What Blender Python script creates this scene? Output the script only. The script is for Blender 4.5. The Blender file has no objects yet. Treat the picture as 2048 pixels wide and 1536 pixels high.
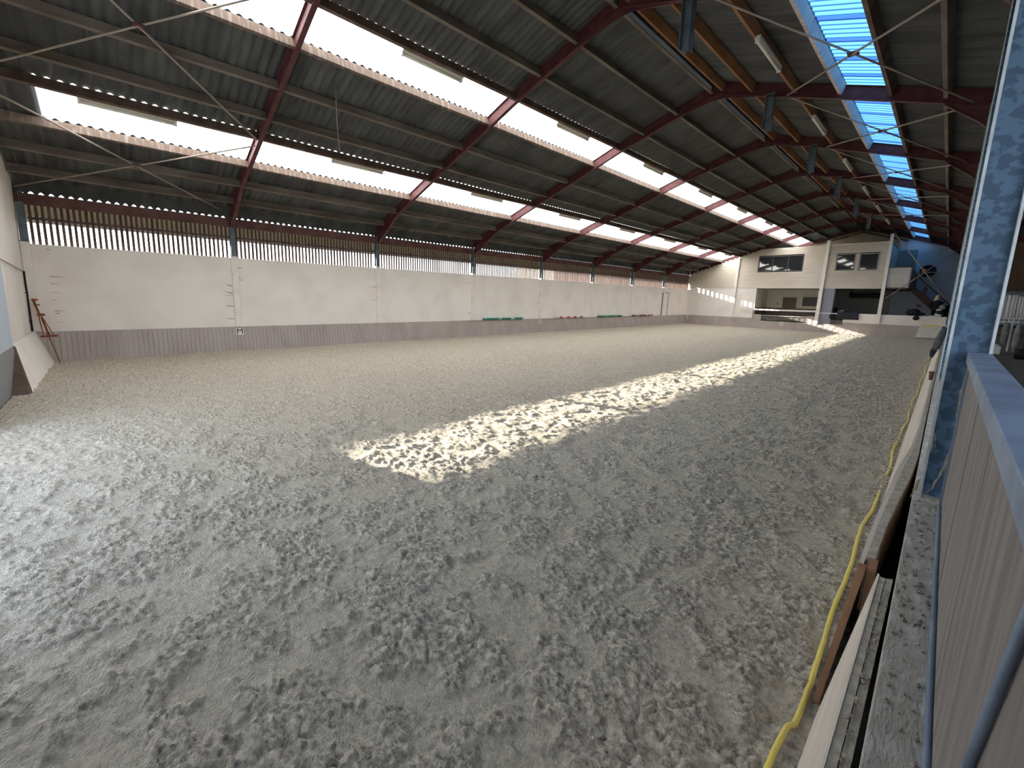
import bpy, math, random
import numpy as np
from mathutils import Vector, Matrix

random.seed(7)
rng = np.random.default_rng(7)
SC = bpy.context.scene
COL = SC.collection
H = 1.95                      # camera height above the sand; all z below are given relative to the camera
PI = math.pi

# ------------------------------------------------------------------ camera
YAW, PITCH, ROLL = 0.832846, -0.156423, -0.024575
FPX = 826.44
Rz = Matrix.Rotation(YAW, 3, 'Z'); Rx = Matrix.Rotation(PITCH, 3, 'X'); Ry = Matrix.Rotation(ROLL, 3, 'Y')
R = Rz @ Rx @ Ry
cam_d = bpy.data.cameras.new('camera')
cam = bpy.data.objects.new('camera', cam_d); COL.objects.link(cam)
M = Matrix.Identity(4)
for i in range(3):
    M[i][0] = R[i][0]; M[i][1] = R[i][2]; M[i][2] = -R[i][1]
M[2][3] = H
cam.matrix_world = M
cam_d.sensor_fit = 'HORIZONTAL'; cam_d.sensor_width = 36.0
cam_d.lens = FPX / 2048 * 36
cam_d.shift_x = 48.43 / 2048
cam_d.shift_y = -44.96 / 2048
cam_d.clip_start = 0.02; cam_d.clip_end = 500
SC.camera = cam

# ------------------------------------------------------------------ light and exposure
world = bpy.data.worlds.new('world'); SC.world = world
world.use_nodes = True
wn = world.node_tree.nodes; wl = world.node_tree.links
bg = wn['Background']
tc = wn.new('ShaderNodeTexCoord'); sp = wn.new('ShaderNodeSeparateXYZ'); cr = wn.new('ShaderNodeValToRGB')
wl.new(tc.outputs['Generated'], sp.inputs[0]); wl.new(sp.outputs['Z'], cr.inputs[0]); wl.new(cr.outputs[0], bg.inputs[0])
cr.color_ramp.elements[0].position = 0.0; cr.color_ramp.elements[0].color = (0.88, 0.93, 1.0, 1)
cr.color_ramp.elements[1].position = 0.6; cr.color_ramp.elements[1].color = (0.56, 0.72, 1.0, 1)
bg.inputs[1].default_value = 3.0

SUN_DIR = Vector((1.0, 0.31, -0.28)).normalized()
sun_d = bpy.data.lights.new('sun', 'SUN'); sun_d.energy = 32.0; sun_d.angle = math.radians(0.53)
sun_d.color = (1.0, 0.93, 0.80)
sun = bpy.data.objects.new('sun', sun_d); COL.objects.link(sun)
sun.rotation_euler = SUN_DIR.to_track_quat('-Z', 'Y').to_euler()
sun.location = (-30, -10, 12)

SC.view_settings.view_transform = 'Standard'
SC.view_settings.look = 'None'
SC.view_settings.gamma = 1.0
SC.view_settings.use_curve_mapping = False
SC.view_settings.exposure = 0.55
SC.cycles.use_denoising = True
SC.cycles.max_bounces = 8
SC.cycles.diffuse_bounces = 5
SC.cycles.sample_clamp_indirect = 8.0

# ------------------------------------------------------------------ materials
def mat(name, c, rough=0.8, metal=0.0, c2=None, scale=5.0, stretch=(1, 1, 1), bump=0.0, bscale=40.0,
        lo=0.35, hi=0.65, spec=0.3, detail=6.0, bdist=0.01, bdetail=4):
    m = bpy.data.materials.new(name); m.use_nodes = True
    n = m.node_tree.nodes; l = m.node_tree.links
    b = n['Principled BSDF']
    b.inputs['Base Color'].default_value = (*c, 1); b.inputs['Roughness'].default_value = rough
    b.inputs['Metallic'].default_value = metal; b.inputs['Specular IOR Level'].default_value = spec
    g = n.new('ShaderNodeNewGeometry'); mp = n.new('ShaderNodeMapping')
    l.new(g.outputs['Position'], mp.inputs['Vector']); mp.inputs['Scale'].default_value = stretch
    if c2:
        t = n.new('ShaderNodeTexNoise'); t.inputs['Scale'].default_value = scale; t.inputs['Detail'].default_value = detail
        l.new(mp.outputs[0], t.inputs['Vector'])
        r = n.new('ShaderNodeValToRGB'); l.new(t.outputs['Fac'], r.inputs[0])
        r.color_ramp.elements[0].position = lo; r.color_ramp.elements[0].color = (*c, 1)
        r.color_ramp.elements[1].position = hi; r.color_ramp.elements[1].color = (*c2, 1)
        l.new(r.outputs[0], b.inputs['Base Color'])
    if bump:
        t2 = n.new('ShaderNodeTexNoise'); t2.inputs['Scale'].default_value = bscale; t2.inputs['Detail'].default_value = bdetail
        l.new(mp.outputs[0], t2.inputs['Vector'])
        bp = n.new('ShaderNodeBump'); bp.inputs['Strength'].default_value = bump; bp.inputs['Distance'].default_value = bdist
        l.new(t2.outputs['Fac'], bp.inputs['Height']); l.new(bp.outputs[0], b.inputs['Normal'])
    return m

MT = {}
MT['sand'] = mat('sand', (0.35, 0.305, 0.24), 0.95, c2=(0.78, 0.70, 0.57), scale=30, bump=1.0, bscale=85, lo=0.33, hi=0.60, spec=0.05, detail=9, bdist=.024, bdetail=8)
n = MT['sand'].node_tree.nodes; l = MT['sand'].node_tree.links
at = n.new('ShaderNodeAttribute'); at.attribute_name = 'fibre'
mx = n.new('ShaderNodeMixRGB'); mx.inputs[1].default_value = (0.62, 0.56, 0.45, 1)
rp = [k for k in n if k.bl_idname == 'ShaderNodeValToRGB'][0]
ma = n.new('ShaderNodeMath'); ma.operation = 'MULTIPLY_ADD'; ma.inputs[1].default_value = .62; ma.inputs[2].default_value = .36
l.new(at.outputs['Fac'], ma.inputs[0]); l.new(ma.outputs[0], mx.inputs[0]); l.new(rp.outputs[0], mx.inputs[2])
l.new(mx.outputs[0], n['Principled BSDF'].inputs['Base Color'])
MT['white_wall'] = mat('white_wall', (0.92, 0.87, 0.815), 0.85, c2=(0.82, 0.77, 0.71), scale=0.9, lo=0.45, hi=0.75, bump=0.2, bscale=30)
MT['dirt'] = mat('dirt', (0.46, 0.42, 0.36), 0.9)
MT['white_post'] = mat('white_post', (0.90, 0.86, 0.80), 0.75, c2=(0.76, 0.71, 0.65), scale=3, lo=0.5, hi=0.8)
MT['taupe_board'] = mat('taupe_board', (0.42, 0.365, 0.34), 0.75, c2=(0.49, 0.435, 0.405), scale=2, stretch=(1, 1, .3))
MT['steel_blue'] = mat('steel_blue', (0.11, 0.14, 0.16), 0.5, 0.2, c2=(0.17, 0.21, 0.24), scale=6)
MT['red_oxide'] = mat('red_oxide', (0.080, 0.022, 0.026), 0.6, c2=(0.13, 0.050, 0.052), scale=4, lo=.4, hi=.8)
MT['corrugated'] = mat('corrugated', (0.062, 0.063, 0.062), 0.9, c2=(0.108, 0.111, 0.108), scale=2.2, stretch=(.35, 1.5, 1), lo=.35, hi=.7)
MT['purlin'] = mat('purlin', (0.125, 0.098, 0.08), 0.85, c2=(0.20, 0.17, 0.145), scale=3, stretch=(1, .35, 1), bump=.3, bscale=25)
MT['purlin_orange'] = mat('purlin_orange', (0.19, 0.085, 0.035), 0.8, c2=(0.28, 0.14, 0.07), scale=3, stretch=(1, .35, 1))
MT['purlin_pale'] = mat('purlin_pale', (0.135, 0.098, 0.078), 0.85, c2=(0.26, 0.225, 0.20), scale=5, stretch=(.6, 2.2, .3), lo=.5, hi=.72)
MT['wood_dark'] = mat('wood_dark', (0.10, 0.065, 0.05), 0.85, c2=(0.16, 0.11, 0.09), scale=4, stretch=(1, 1, .3))
MT['eave_beam'] = mat('eave_beam', (0.13, 0.06, 0.055), 0.8, c2=(0.19, 0.10, 0.09), scale=3)
MT['siding'] = mat('siding', (0.74, 0.66, 0.55), 0.38, c2=(0.82, 0.74, 0.63), scale=.8, spec=.5)
MT['siding_dull'] = mat('siding_dull', (0.50, 0.42, 0.31), 0.8, c2=(0.40, 0.33, 0.24), scale=1.2)
MT['black'] = mat('black', (0.012, 0.012, 0.015), 0.7)
MT['soft_black'] = mat('soft_black', (0.02, 0.021, 0.03), 0.75, c2=(0.035, 0.037, 0.055), scale=12)
MT['dark_room'] = mat('dark_room', (0.42, 0.44, 0.38), 0.9)
MT['cream'] = mat('cream', (0.88, 0.84, 0.70), 0.85)
MT['brown_door'] = mat('brown_door', (0.22, 0.17, 0.14), 0.7)
MT['frame_dark'] = mat('frame_dark', (0.10, 0.10, 0.105), 0.5)
MT['frame_grey'] = mat('frame_grey', (0.30, 0.27, 0.27), 0.5)
MT['galv'] = mat('galv', (0.17, 0.22, 0.30), 0.5, 0.2, c2=(0.27, 0.34, 0.45), scale=6, bump=.15, bscale=60)
MT['ridge_light_strip'] = mat('ridge_light_strip', (0.72, 0.86, 1.0), 0.6)  # strip added along the ridge, its bright blue light put into the colour
MT['purlin_skylit'] = mat('purlin_skylit', (0.62, 0.58, 0.58), 0.8, c2=(0.46, 0.41, 0.40), scale=8, stretch=(.6, 1.6, .4))  # light falling on this purlin beside the blue skylight, painted as a paler colour
MT['pale_wood'] = mat('pale_wood', (0.80, 0.73, 0.64), 0.8, c2=(0.66, 0.59, 0.51), scale=6, stretch=(1, .15, 1))
MT['flange'] = mat('flange', (0.52, 0.57, 0.56), 0.5, 0.1, c2=(0.40, 0.42, 0.44), scale=9)
MT['rod'] = mat('rod', (0.36, 0.30, 0.26), 0.6, 0.2)
MT['lamp_white'] = mat('lamp_white', (0.75, 0.72, 0.64), 0.4)
MT['concrete'] = mat('concrete', (0.47, 0.44, 0.375), 0.95, c2=(0.76, 0.74, 0.69), scale=9, stretch=(3, 1, 1), bump=.5, bscale=40, lo=.48, hi=.80, detail=9)
MT['grey_wood'] = mat('grey_wood', (0.60, 0.55, 0.49), 0.85, c2=(0.44, 0.40, 0.35), scale=9, stretch=(1, .12, 1), bump=.4, bscale=50)
MT['grey_wood_dirty'] = mat('grey_wood_dirty', (0.42, 0.38, 0.31), 0.95, c2=(0.62, 0.57, 0.48), scale=26, bump=.8, bscale=90)
MT['brown_wood'] = mat('brown_wood', (0.40, 0.23, 0.13), 0.8, c2=(0.30, 0.16, 0.09), scale=16, stretch=(2, 2, .2))
MT['panel_board'] = mat('panel_board', (0.17, 0.152, 0.142), 0.75, c2=(0.31, 0.285, 0.27), scale=10, stretch=(1, 2.2, .22), bump=.3, bscale=30, lo=.3, hi=.75)
MT['yellow'] = mat('yellow', (0.92, 0.76, 0.16), 0.45, c2=(0.84, 0.68, 0.20), scale=14)
MT['rust'] = mat('rust', (0.36, 0.12, 0.05), 0.7, c2=(0.24, 0.07, 0.035), scale=10)
MT['green'] = mat('green', (0.03, 0.22, 0.15), 0.5)
MT['pale_green'] = mat('pale_green', (0.38, 0.62, 0.50), 0.5)
MT['red'] = mat('red', (0.62, 0.05, 0.05), 0.5)
MT['dull_red'] = mat('dull_red', (0.26, 0.07, 0.07), 0.6)
MT['white'] = mat('white', (0.82, 0.81, 0.79), 0.5)
MT['grass'] = mat('grass', (0.06, 0.07, 0.03), 0.95, c2=(0.09, 0.09, 0.05), scale=1.5)
MT['outside_wall'] = mat('outside_wall', (0.50, 0.37, 0.29), 0.9)
MT['leaf'] = mat('leaf', (0.05, 0.10, 0.025), 0.9, c2=(0.10, 0.16, 0.04), scale=3)
MT['aisle_floor'] = mat('aisle_floor', (0.12, 0.11, 0.10), 0.95, c2=(0.17, 0.16, 0.14), scale=4)
MT['grey_door'] = mat('grey_door', (0.30, 0.30, 0.31), 0.6)
MT['blue_grey'] = mat('blue_grey', (0.56, 0.64, 0.74), 0.6)
MT['pier_grey'] = mat('pier_grey', (0.30, 0.30, 0.36), 0.7)
MT['skin'] = mat('skin', (0.62, 0.38, 0.29), 0.6)
MT['blond'] = mat('blond', (0.72, 0.58, 0.36), 0.7)
MT['stair_wood'] = mat('stair_wood', (0.20, 0.10, 0.075), 0.7)
MT['jacket'] = mat('jacket', (0.055, 0.06, 0.07), 0.75, c2=(0.10, 0.11, 0.12), scale=12)
MT['cloth_grey'] = mat('cloth_grey', (0.30, 0.32, 0.29), 0.9, c2=(0.20, 0.20, 0.17), scale=8)
MT['cobweb'] = mat('cobweb', (0.34, 0.30, 0.22), 0.95)
MT['clump'] = mat('clump', (0.40, 0.35, 0.28), 0.95, c2=(0.56, 0.50, 0.41), scale=50, bump=.8, bscale=200)
MT['panel_white'] = mat('panel_white', (0.80, 0.79, 0.70), 0.7, c2=(0.62, 0.58, 0.50), scale=7, stretch=(3, 3, .4))

# window glass that mirrors the skylights
g = bpy.data.materials.new('glass'); g.use_nodes = True
b = g.node_tree.nodes['Principled BSDF']; b.inputs['Base Color'].default_value = (0.03, 0.035, 0.04, 1)
b.inputs['Roughness'].default_value = 0.03; b.inputs['Specular IOR Level'].default_value = 1.0
MT['glass'] = g

def translucent(name, col, stripe=None):
    m = bpy.data.materials.new(name); m.use_nodes = True
    n = m.node_tree.nodes; l = m.node_tree.links
    n.remove(n['Principled BSDF'])
    out = n['Material Output']
    tr = n.new('ShaderNodeBsdfTranslucent'); di = n.new('ShaderNodeBsdfDiffuse'); mx = n.new('ShaderNodeMixShader')
    mx.inputs[0].default_value = 0.25
    l.new(tr.outputs[0], mx.inputs[1]); l.new(di.outputs[0], mx.inputs[2]); l.new(mx.outputs[0], out.inputs[0])
    di.inputs[0].default_value = (*[c * .6 for c in col], 1)
    tr.inputs[0].default_value = (*col, 1)
    if stripe:                                   # every sixth corrugation two sheets overlap, and the shading of each corrugation is painted as a dark line
        ge = n.new('ShaderNodeNewGeometry'); se = n.new('ShaderNodeSeparateXYZ'); l.new(ge.outputs['Position'], se.inputs[0])
        def saw(period, off):
            a = n.new('ShaderNodeMath'); a.operation = 'ADD'; a.inputs[1].default_value = off + 100 * period; l.new(se.outputs['Y'], a.inputs[0])
            d = n.new('ShaderNodeMath'); d.operation = 'DIVIDE'; d.inputs[1].default_value = period; l.new(a.outputs[0], d.inputs[0])
            f = n.new('ShaderNodeMath'); f.operation = 'FRACT'; l.new(d.outputs[0], f.inputs[0]); return f
        r1 = n.new('ShaderNodeValToRGB'); l.new(saw(0.1774 * 5, 0.0).outputs[0], r1.inputs[0])
        e = r1.color_ramp.elements; e[0].position = 0.0; e[0].color = (*stripe, 1); e[1].position = 0.16; e[1].color = (1, 1, 1, 1)
        x = e.new(0.13); x.color = (*stripe, 1)
        r2 = n.new('ShaderNodeValToRGB'); l.new(saw(0.1774, 0.115).outputs[0], r2.inputs[0])
        e = r2.color_ramp.elements; e[0].position = 0.0; e[0].color = (.22, .34, .42, 1); e[1].position = 0.42; e[1].color = (1, 1, 1, 1)
        x = e.new(0.26); x.color = (.22, .34, .42, 1)
        m1 = n.new('ShaderNodeMixRGB'); m1.blend_type = 'MULTIPLY'; m1.inputs[0].default_value = 1
        m2 = n.new('ShaderNodeMixRGB'); m2.blend_type = 'MULTIPLY'; m2.inputs[0].default_value = 1
        l.new(r1.outputs[0], m1.inputs[1]); l.new(r2.outputs[0], m1.inputs[2])
        l.new(m1.outputs[0], m2.inputs[1]); m2.inputs[2].default_value = (*col, 1)
        l.new(m2.outputs[0], tr.inputs[0])
    return m
MT['skylight'] = translucent('skylight', (0.95, 0.94, 0.92))
MT['skylight_blue'] = translucent('skylight_blue', (0.20, 0.47, 0.68), (0.32, 0.34, 0.60))

MT['side_sheet'] = translucent('side_sheet', (0.115, 0.105, 0.085))
# mottled galvanised column (large spangle patches)
m = mat('galv_spangle', (0.05, 0.09, 0.14), 0.5, 0.2, c2=(0.085, 0.15, 0.225), scale=7.5, stretch=(3, 1, 3.4), lo=.47, hi=.53, detail=2.5)
MT['spangle'] = m

# ------------------------------------------------------------------ mesh builder
class MB:
    def __init__(s): s.v = []; s.f = []; s.m = []; s.sm = []
    def add(s, vs, fs, mi=0, smooth=False):
        o = len(s.v); s.v += [tuple(p) for p in vs]; s.f += [tuple(i + o for i in f) for f in fs]
        s.m += [mi] * len(fs); s.sm += [smooth] * len(fs); return s
    def box(s, x0, x1, y0, y1, z0, z1, mi=0):
        return s.add([(x0, y0, z0), (x1, y0, z0), (x1, y1, z0), (x0, y1, z0), (x0, y0, z1), (x1, y0, z1), (x1, y1, z1), (x0, y1, z1)],
                     [(0, 3, 2, 1), (4, 5, 6, 7), (0, 1, 5, 4), (1, 2, 6, 5), (2, 3, 7, 6), (3, 0, 4, 7)], mi)
    def prism(s, poly, a, b, axis='y', mi=0):
        """poly: list of 2-D points; axis y -> (x,z) extruded along y; axis x -> (y,z); axis z -> (x,y)"""
        k = len(poly)
        def P(p, t):
            return {'y': (p[0], t, p[1]), 'x': (t, p[0], p[1]), 'z': (p[0], p[1], t)}[axis]
        vs = [P(p, a) for p in poly] + [P(p, b) for p in poly]
        fs = [tuple(range(k)), tuple(range(2 * k - 1, k - 1, -1))] + [(i, i + k, (i + 1) % k + k, (i + 1) % k) for i in range(k)]
        return s.add(vs, fs, mi)
    def hexa(s, p8, mi=0):
        return s.add(p8, [(0, 3, 2, 1), (4, 5, 6, 7), (0, 1, 5, 4), (1, 2, 6, 5), (2, 3, 7, 6), (3, 0, 4, 7)], mi)
    def tube(s, pts, r, seg=8, mi=0, cap=True):
        pts = [Vector(p) for p in pts]; n = len(pts)
        rs = r if isinstance(r, (list, tuple)) else [r] * n
        vs = []; fs = []; prev = None
        for i, p in enumerate(pts):
            d = (pts[min(i + 1, n - 1)] - pts[max(i - 1, 0)]).normalized()
            if prev is None:
                u = d.orthogonal().normalized()
            else:
                u = (prev - d * prev.dot(d))
                u = u.normalized() if u.length > 1e-6 else d.orthogonal().normalized()
            prev = u; w = d.cross(u)
            for k in range(seg):
                a = 2 * PI * k / seg
                vs.append(p + (u * math.cos(a) + w * math.sin(a)) * rs[i])
        for i in range(n - 1):
            for k in range(seg):
                a = i * seg + k; b2 = i * seg + (k + 1) % seg
                fs.append((a, b2, b2 + seg, a + seg))
        if cap:
            fs.append(tuple(reversed(range(seg)))); fs.append(tuple(range((n - 1) * seg, n * seg)))
        return s.add(vs, fs, mi, True)
    def bar(s, a, b, w, h, mi=0, up=(0, 0, 1)):
        a = Vector(a); b = Vector(b); d = (b - a).normalized(); u = Vector(up)
        x = d.cross(u)
        if x.length < 1e-4: x = d.cross(Vector((1, 0, 0)))
        x = x.normalized(); y = x.cross(d).normalized()
        q = [(-1, -1), (1, -1), (1, 1), (-1, 1)]
        vs = [a + x * (i * w / 2) + y * (j * h / 2) for i, j in q] + [b + x * (i * w / 2) + y * (j * h / 2) for i, j in q]
        return s.add(vs, [(0, 3, 2, 1), (4, 5, 6, 7), (0, 1, 5, 4), (1, 2, 6, 5), (2, 3, 7, 6), (3, 0, 4, 7)], mi)
    def ball(s, c, rx, ry, rz, seg=14, rings=9, mi=0, jit=0.0):
        vs = []; fs = []
        for i in range(rings + 1):
            t = PI * i / rings
            for k in range(seg):
                a = 2 * PI * k / seg
                j = 1 + random.uniform(-jit, jit)
                vs.append((c[0] + rx * math.sin(t) * math.cos(a) * j, c[1] + ry * math.sin(t) * math.sin(a) * j, c[2] + rz * math.cos(t) * j))
        for i in range(rings):
            for k in range(seg):
                fs.append((i * seg + k, (i + 1) * seg + k, (i + 1) * seg + (k + 1) % seg, i * seg + (k + 1) % seg))
        return s.add(vs, fs, mi, True)

def set_props(o, label=None, cat=None, group=None, kind=None):
    if label: o['label'] = label
    if cat: o['category'] = cat
    if group: o['group'] = group
    if kind: o['kind'] = kind
    return o

def wl_loc(o):
    l = Vector(o.location)
    while o.parent: o = o.parent; l += o.location
    return l

def build(name, mb, mats, parent=None, label=None, cat=None, group=None, kind=None, bevel=0.0, origin=None):
    mats = mats if isinstance(mats, (list, tuple)) else [mats]
    vs = np.array(mb.v, dtype=float); vs[:, 2] += H
    if parent is not None:
        org = np.array(wl_loc(parent)); loc = (0, 0, 0)
    else:
        org = np.array([(vs[:, 0].min() + vs[:, 0].max()) / 2, (vs[:, 1].min() + vs[:, 1].max()) / 2, vs[:, 2].min()])
        loc = tuple(org)
    me = bpy.data.meshes.new(name)
    me.from_pydata((vs - org).tolist(), [], mb.f)
    me.polygons.foreach_set('material_index', mb.m); me.polygons.foreach_set('use_smooth', mb.sm)
    for k in mats: me.materials.append(MT[k])
    me.update()
    o = bpy.data.objects.new(name, me); COL.objects.link(o); o.location = loc
    if parent is not None: o.parent = parent
    if bevel:
        bv = o.modifiers.new('bevel', 'BEVEL'); bv.width = bevel; bv.segments = 2; bv.limit_method = 'ANGLE'
    return set_props(o, label, cat, group, kind)

def thing(name, loc, label, cat, group=None):
    o = bpy.data.objects.new(name, None); COL.objects.link(o); o.empty_display_size = .1
    o.location = (loc[0], loc[1], loc[2] + H)
    return set_props(o, label, cat, group)

def struct(name, mb, mats, **k):
    return build(name, mb, mats, kind='structure', **k)

def dup(root, delta, label, group=None):
    def rec(o, par):
        c = o.copy(); COL.objects.link(c)
        if par is not None: c.parent = par
        for ch in list(o.children): 
            rec(ch, c)
        return c
    r = rec(root, None)
    r.location = Vector(root.location) + Vector(delta); r['label'] = label
    if group: r['group'] = group
    return r

ORD = ['first', 'second', 'third', 'fourth', 'fifth', 'sixth', 'seventh', 'eighth', 'ninth', 'tenth', 'eleventh', 'twelfth',
       'thirteenth', 'fourteenth', 'fifteenth', 'sixteenth', 'seventeenth']

# ------------------------------------------------------------------ dimensions (relative to the camera)
XL = -15.56                       # inner face of the left wall
Y0, YE, YG = -1.54, 37.84, 42.84  # near wall, end wall, rear gable
FR = [3.04 + 5 * i for i in range(7)] + [37.9, 42.75]     # steel frames
BAYS = [Y0] + FR
SAND = -1.95
PROF = [(-16.2, 2.06), (-15.56, 2.28), (-13.1, 3.12), (-8.11, 4.81), (-5.11, 5.70), (-2.26, 4.71), (-0.55, 4.10), (5.2, 2.05)]
def zr(x):
    return float(np.interp(x, [p[0] for p in PROF], [p[1] for p in PROF]))
PIT = 0.1774

# ------------------------------------------------------------------ sand floor
def value_noise(x, y, seed):
    r = np.random.default_rng(seed); T = r.random((256, 256))
    xi = np.floor(x).astype(int); yi = np.floor(y).astype(int); fx = x - xi; fy = y - yi
    fx = fx * fx * (3 - 2 * fx); fy = fy * fy * (3 - 2 * fy)
    a = T[xi & 255, yi & 255]; b_ = T[(xi + 1) & 255, yi & 255]; c = T[xi & 255, (yi + 1) & 255]; d = T[(xi + 1) & 255, (yi + 1) & 255]
    return (a * (1 - fx) + b_ * fx) * (1 - fy) + (c * (1 - fx) + d * fx) * fy
def fbm(x, y, f, n, seed, billow=False, gain=.55):
    s = 0; a = 1; t = 0
    for i in range(n):
        ca, sa = math.cos(i * 1.1 + .4), math.sin(i * 1.1 + .4)
        v = value_noise((x * ca - y * sa) * f + 17 * i, (x * sa + y * ca) * f + 31 * i, seed + i)
        if billow: v = 1 - abs(2 * v - 1)
        s = s + a * v; t += a; a *= gain; f *= 2.03
    return s / t
def sand_height(x, y, mask=False):
    wx = (fbm(x, y, 5, 2, 50) - .5) * .12; wy = (fbm(x, y, 5, 2, 60) - .5) * .12
    big = fbm(x, y, .9, 3, 1) - .5
    hoof = fbm(x + wx, y + wy, 5.5, 3, 10)
    def crease(f, n, seed, gain=.6):
        h = 0; a = 1; t = 0
        for q in range(n):
            ca, sa = math.cos(q * 1.3 + .7), math.sin(q * 1.3 + .7)
            v = value_noise((x * ca - y * sa + wx) * f + 13 * q, (x * sa + y * ca + wy) * f + 29 * q, seed + q)
            h = h + a * abs(2 * v - 1); t += a; a *= gain; f *= 1.9
        return h / t
    m_ = np.clip((fbm(x + wx, y + wy, 6.5, 3, 70) - .34) * 4.0, 0, 1)
    m_ = m_ * m_ * (3 - 2 * m_)
    h = big * .04 + (hoof - .5) * .034 + (.28 + .72 * m_) * (crease(11.5, 2, 20) * .034 + crease(25.0, 2, 40) * .030 + crease(52.0, 2, 30, .8) * .014) - .035
    return (h, m_) if mask else h
def grow(a, b, c0, s0, k):
    """coordinates from a to b whose spacing grows with the distance from c0"""
    out = [a]
    while out[-1] < b:
        out.append(out[-1] + s0 + k * abs(out[-1] - c0))
    out[-1] = b
    return np.array(out)
gx = -grow(.10, 15.50, .2, .0062, .0040)[::-1]
gy = grow(-1.45, 37.75, 1.0, .0066, .0040)
X, Yg = np.meshgrid(gx, gy)
Z, MK = sand_height(X, Yg, True)
edge = np.clip((X + 15.5) / .5, 0, 1); Z = Z * (.5 + .5 * edge) + (1 - edge) * .03
Zs = Z + SAND
nx, ny = len(gx), len(gy)
vv = np.stack([X, Yg, Zs + H], -1).reshape(-1, 3)
idx = np.arange(nx * ny).reshape(ny, nx)
ff = np.stack([idx[:-1, :-1], idx[:-1, 1:], idx[1:, 1:], idx[1:, :-1]], -1).reshape(-1, 4)
me = bpy.data.meshes.new('floor')
me.vertices.add(len(vv)); me.vertices.foreach_set('co', vv.ravel())
me.loops.add(ff.size); me.loops.foreach_set('vertex_index', ff.ravel())
me.polygons.add(len(ff)); me.polygons.foreach_set('loop_start', np.arange(0, ff.size, 4)); me.polygons.foreach_set('loop_total', np.full(len(ff), 4))
me.polygons.foreach_set('use_smooth', np.ones(len(ff), bool))
me.update(); me.validate(); me.materials.append(MT['sand'])
att = me.attributes.new('fibre', 'FLOAT', 'POINT'); att.data.foreach_set('value', MK.ravel().astype(np.float32))   # where felt fibre clumps lie on the pale sand
fl = bpy.data.objects.new('floor', me); COL.objects.link(fl); fl['kind'] = 'structure'

# hard base under the sand, floors of the aisle and of the rooms behind the end wall, ground outside
struct('floor_base', MB().box(-15.9, .02, Y0 - .3, YE + .1, SAND - .25, SAND - .12), 'dirt')
struct('floor_aisle', MB().box(.105, 4.9, -7, YE, -1.6, -1.4), 'aisle_floor')
struct('floor_rooms', MB().box(-15.6, 4.9, YE + .06, YG + .2, -1.6, -1.05).box(-10.35, -6.2, YE + .06, 41.0, -1.6, -1.3), 'aisle_floor')
build('ground', MB().box(-120, -15.95, -90, 140, -2.6, -2.1).box(5.3, 60, -90, 140, -2.6, -1.6).box(-15.95, 5.3, -60, -7.05, -2.6, -1.6), 'grass',
      kind='structure')

# ------------------------------------------------------------------ left wall
w = MB()
w.box(XL - .2, XL, Y0 - .2, YE + .2, -2.1, .50)
w.box(XL - .2, XL, Y0 - .2, YE + .2, .515, 1.02)
w.box(XL - .2, XL - .012, Y0 - .2, YE + .2, .50, .515)
struct('wall_left', w, 'white_wall')
# dirt streaks beside the posts (surface marks of their own shape)
d = MB()
for k, y in enumerate([Y0 + .35] + FR[:7]):
    for j in range(9 if k < 2 else 3):
        side = -1 if (k % 2 == 0 or j % 3) else 1
        if k == 0: side = 1
        z = random.uniform(-1.0, .95); L = random.uniform(.08, .34); t = random.uniform(.006, .02)
        ya = y + side * .09
        d.add([(XL + .002, ya, z - t), (XL + .002, ya, z + t), (XL + .002, ya + side * L, z + random.uniform(-.03, .06)), (XL + .002, ya + side * L * .5, z - t * .5)], [(0, 1, 2, 3)])
struct('trim_1', d, 'dirt')

# sloping kick boards along the left wall: one board beside the other
k = MB(); y = Y0 + .02
while y < YE - .1:
    y1 = min(y + .112, YE - .02)
    k.prism([(XL + .005, -1.18), (XL + .035, -1.18), (XL + .21, -2.02), (XL + .18, -2.02)], y, y1 - .011)
    y = y1
k.prism([(XL, -1.20), (XL + .02, -1.20), (XL + .19, -2.02), (XL, -2.02)], Y0, YE - .02)
struct('baseboard_left', k, 'taupe_board')

# slatted ventilation screens between the posts, a thing per bay
yb = [Y0 + .1] + FR[:7] + [YE]
for i in range(8):
    mb = MB(); ya = yb[i] + .10; ye = yb[i + 1] - (.08 if i < 7 else .27)
    y = ya
    while y + .06 < ye:
        wdt = .058 + random.uniform(-.004, .004)
        mb.box(XL - .10, XL - .078, y, y + wdt, .99, 1.99)
        y += .1135
    if i == 7: mb.box(XL - .10, XL - .078, ye, ye + .20, .99, 1.99)
    root = thing('slatted_screen', (XL - .09, (ya + ye) / 2, 1.0),
                 'timber slat screen above the left wall, %s' % ('bay beside the near corner' if i == 0 else '%s bay from the near corner' % ORD[i] if i < 7 else 'last bay by the end wall'),
                 'screen', 'slatted screens along the left wall')
    build('slats', mb, 'wood_dark', root)
    build('rail', MB().box(XL - .078, XL - .045, ya - .02, ye + .02, 1.62, 1.68), 'wood_dark', root)

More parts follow.
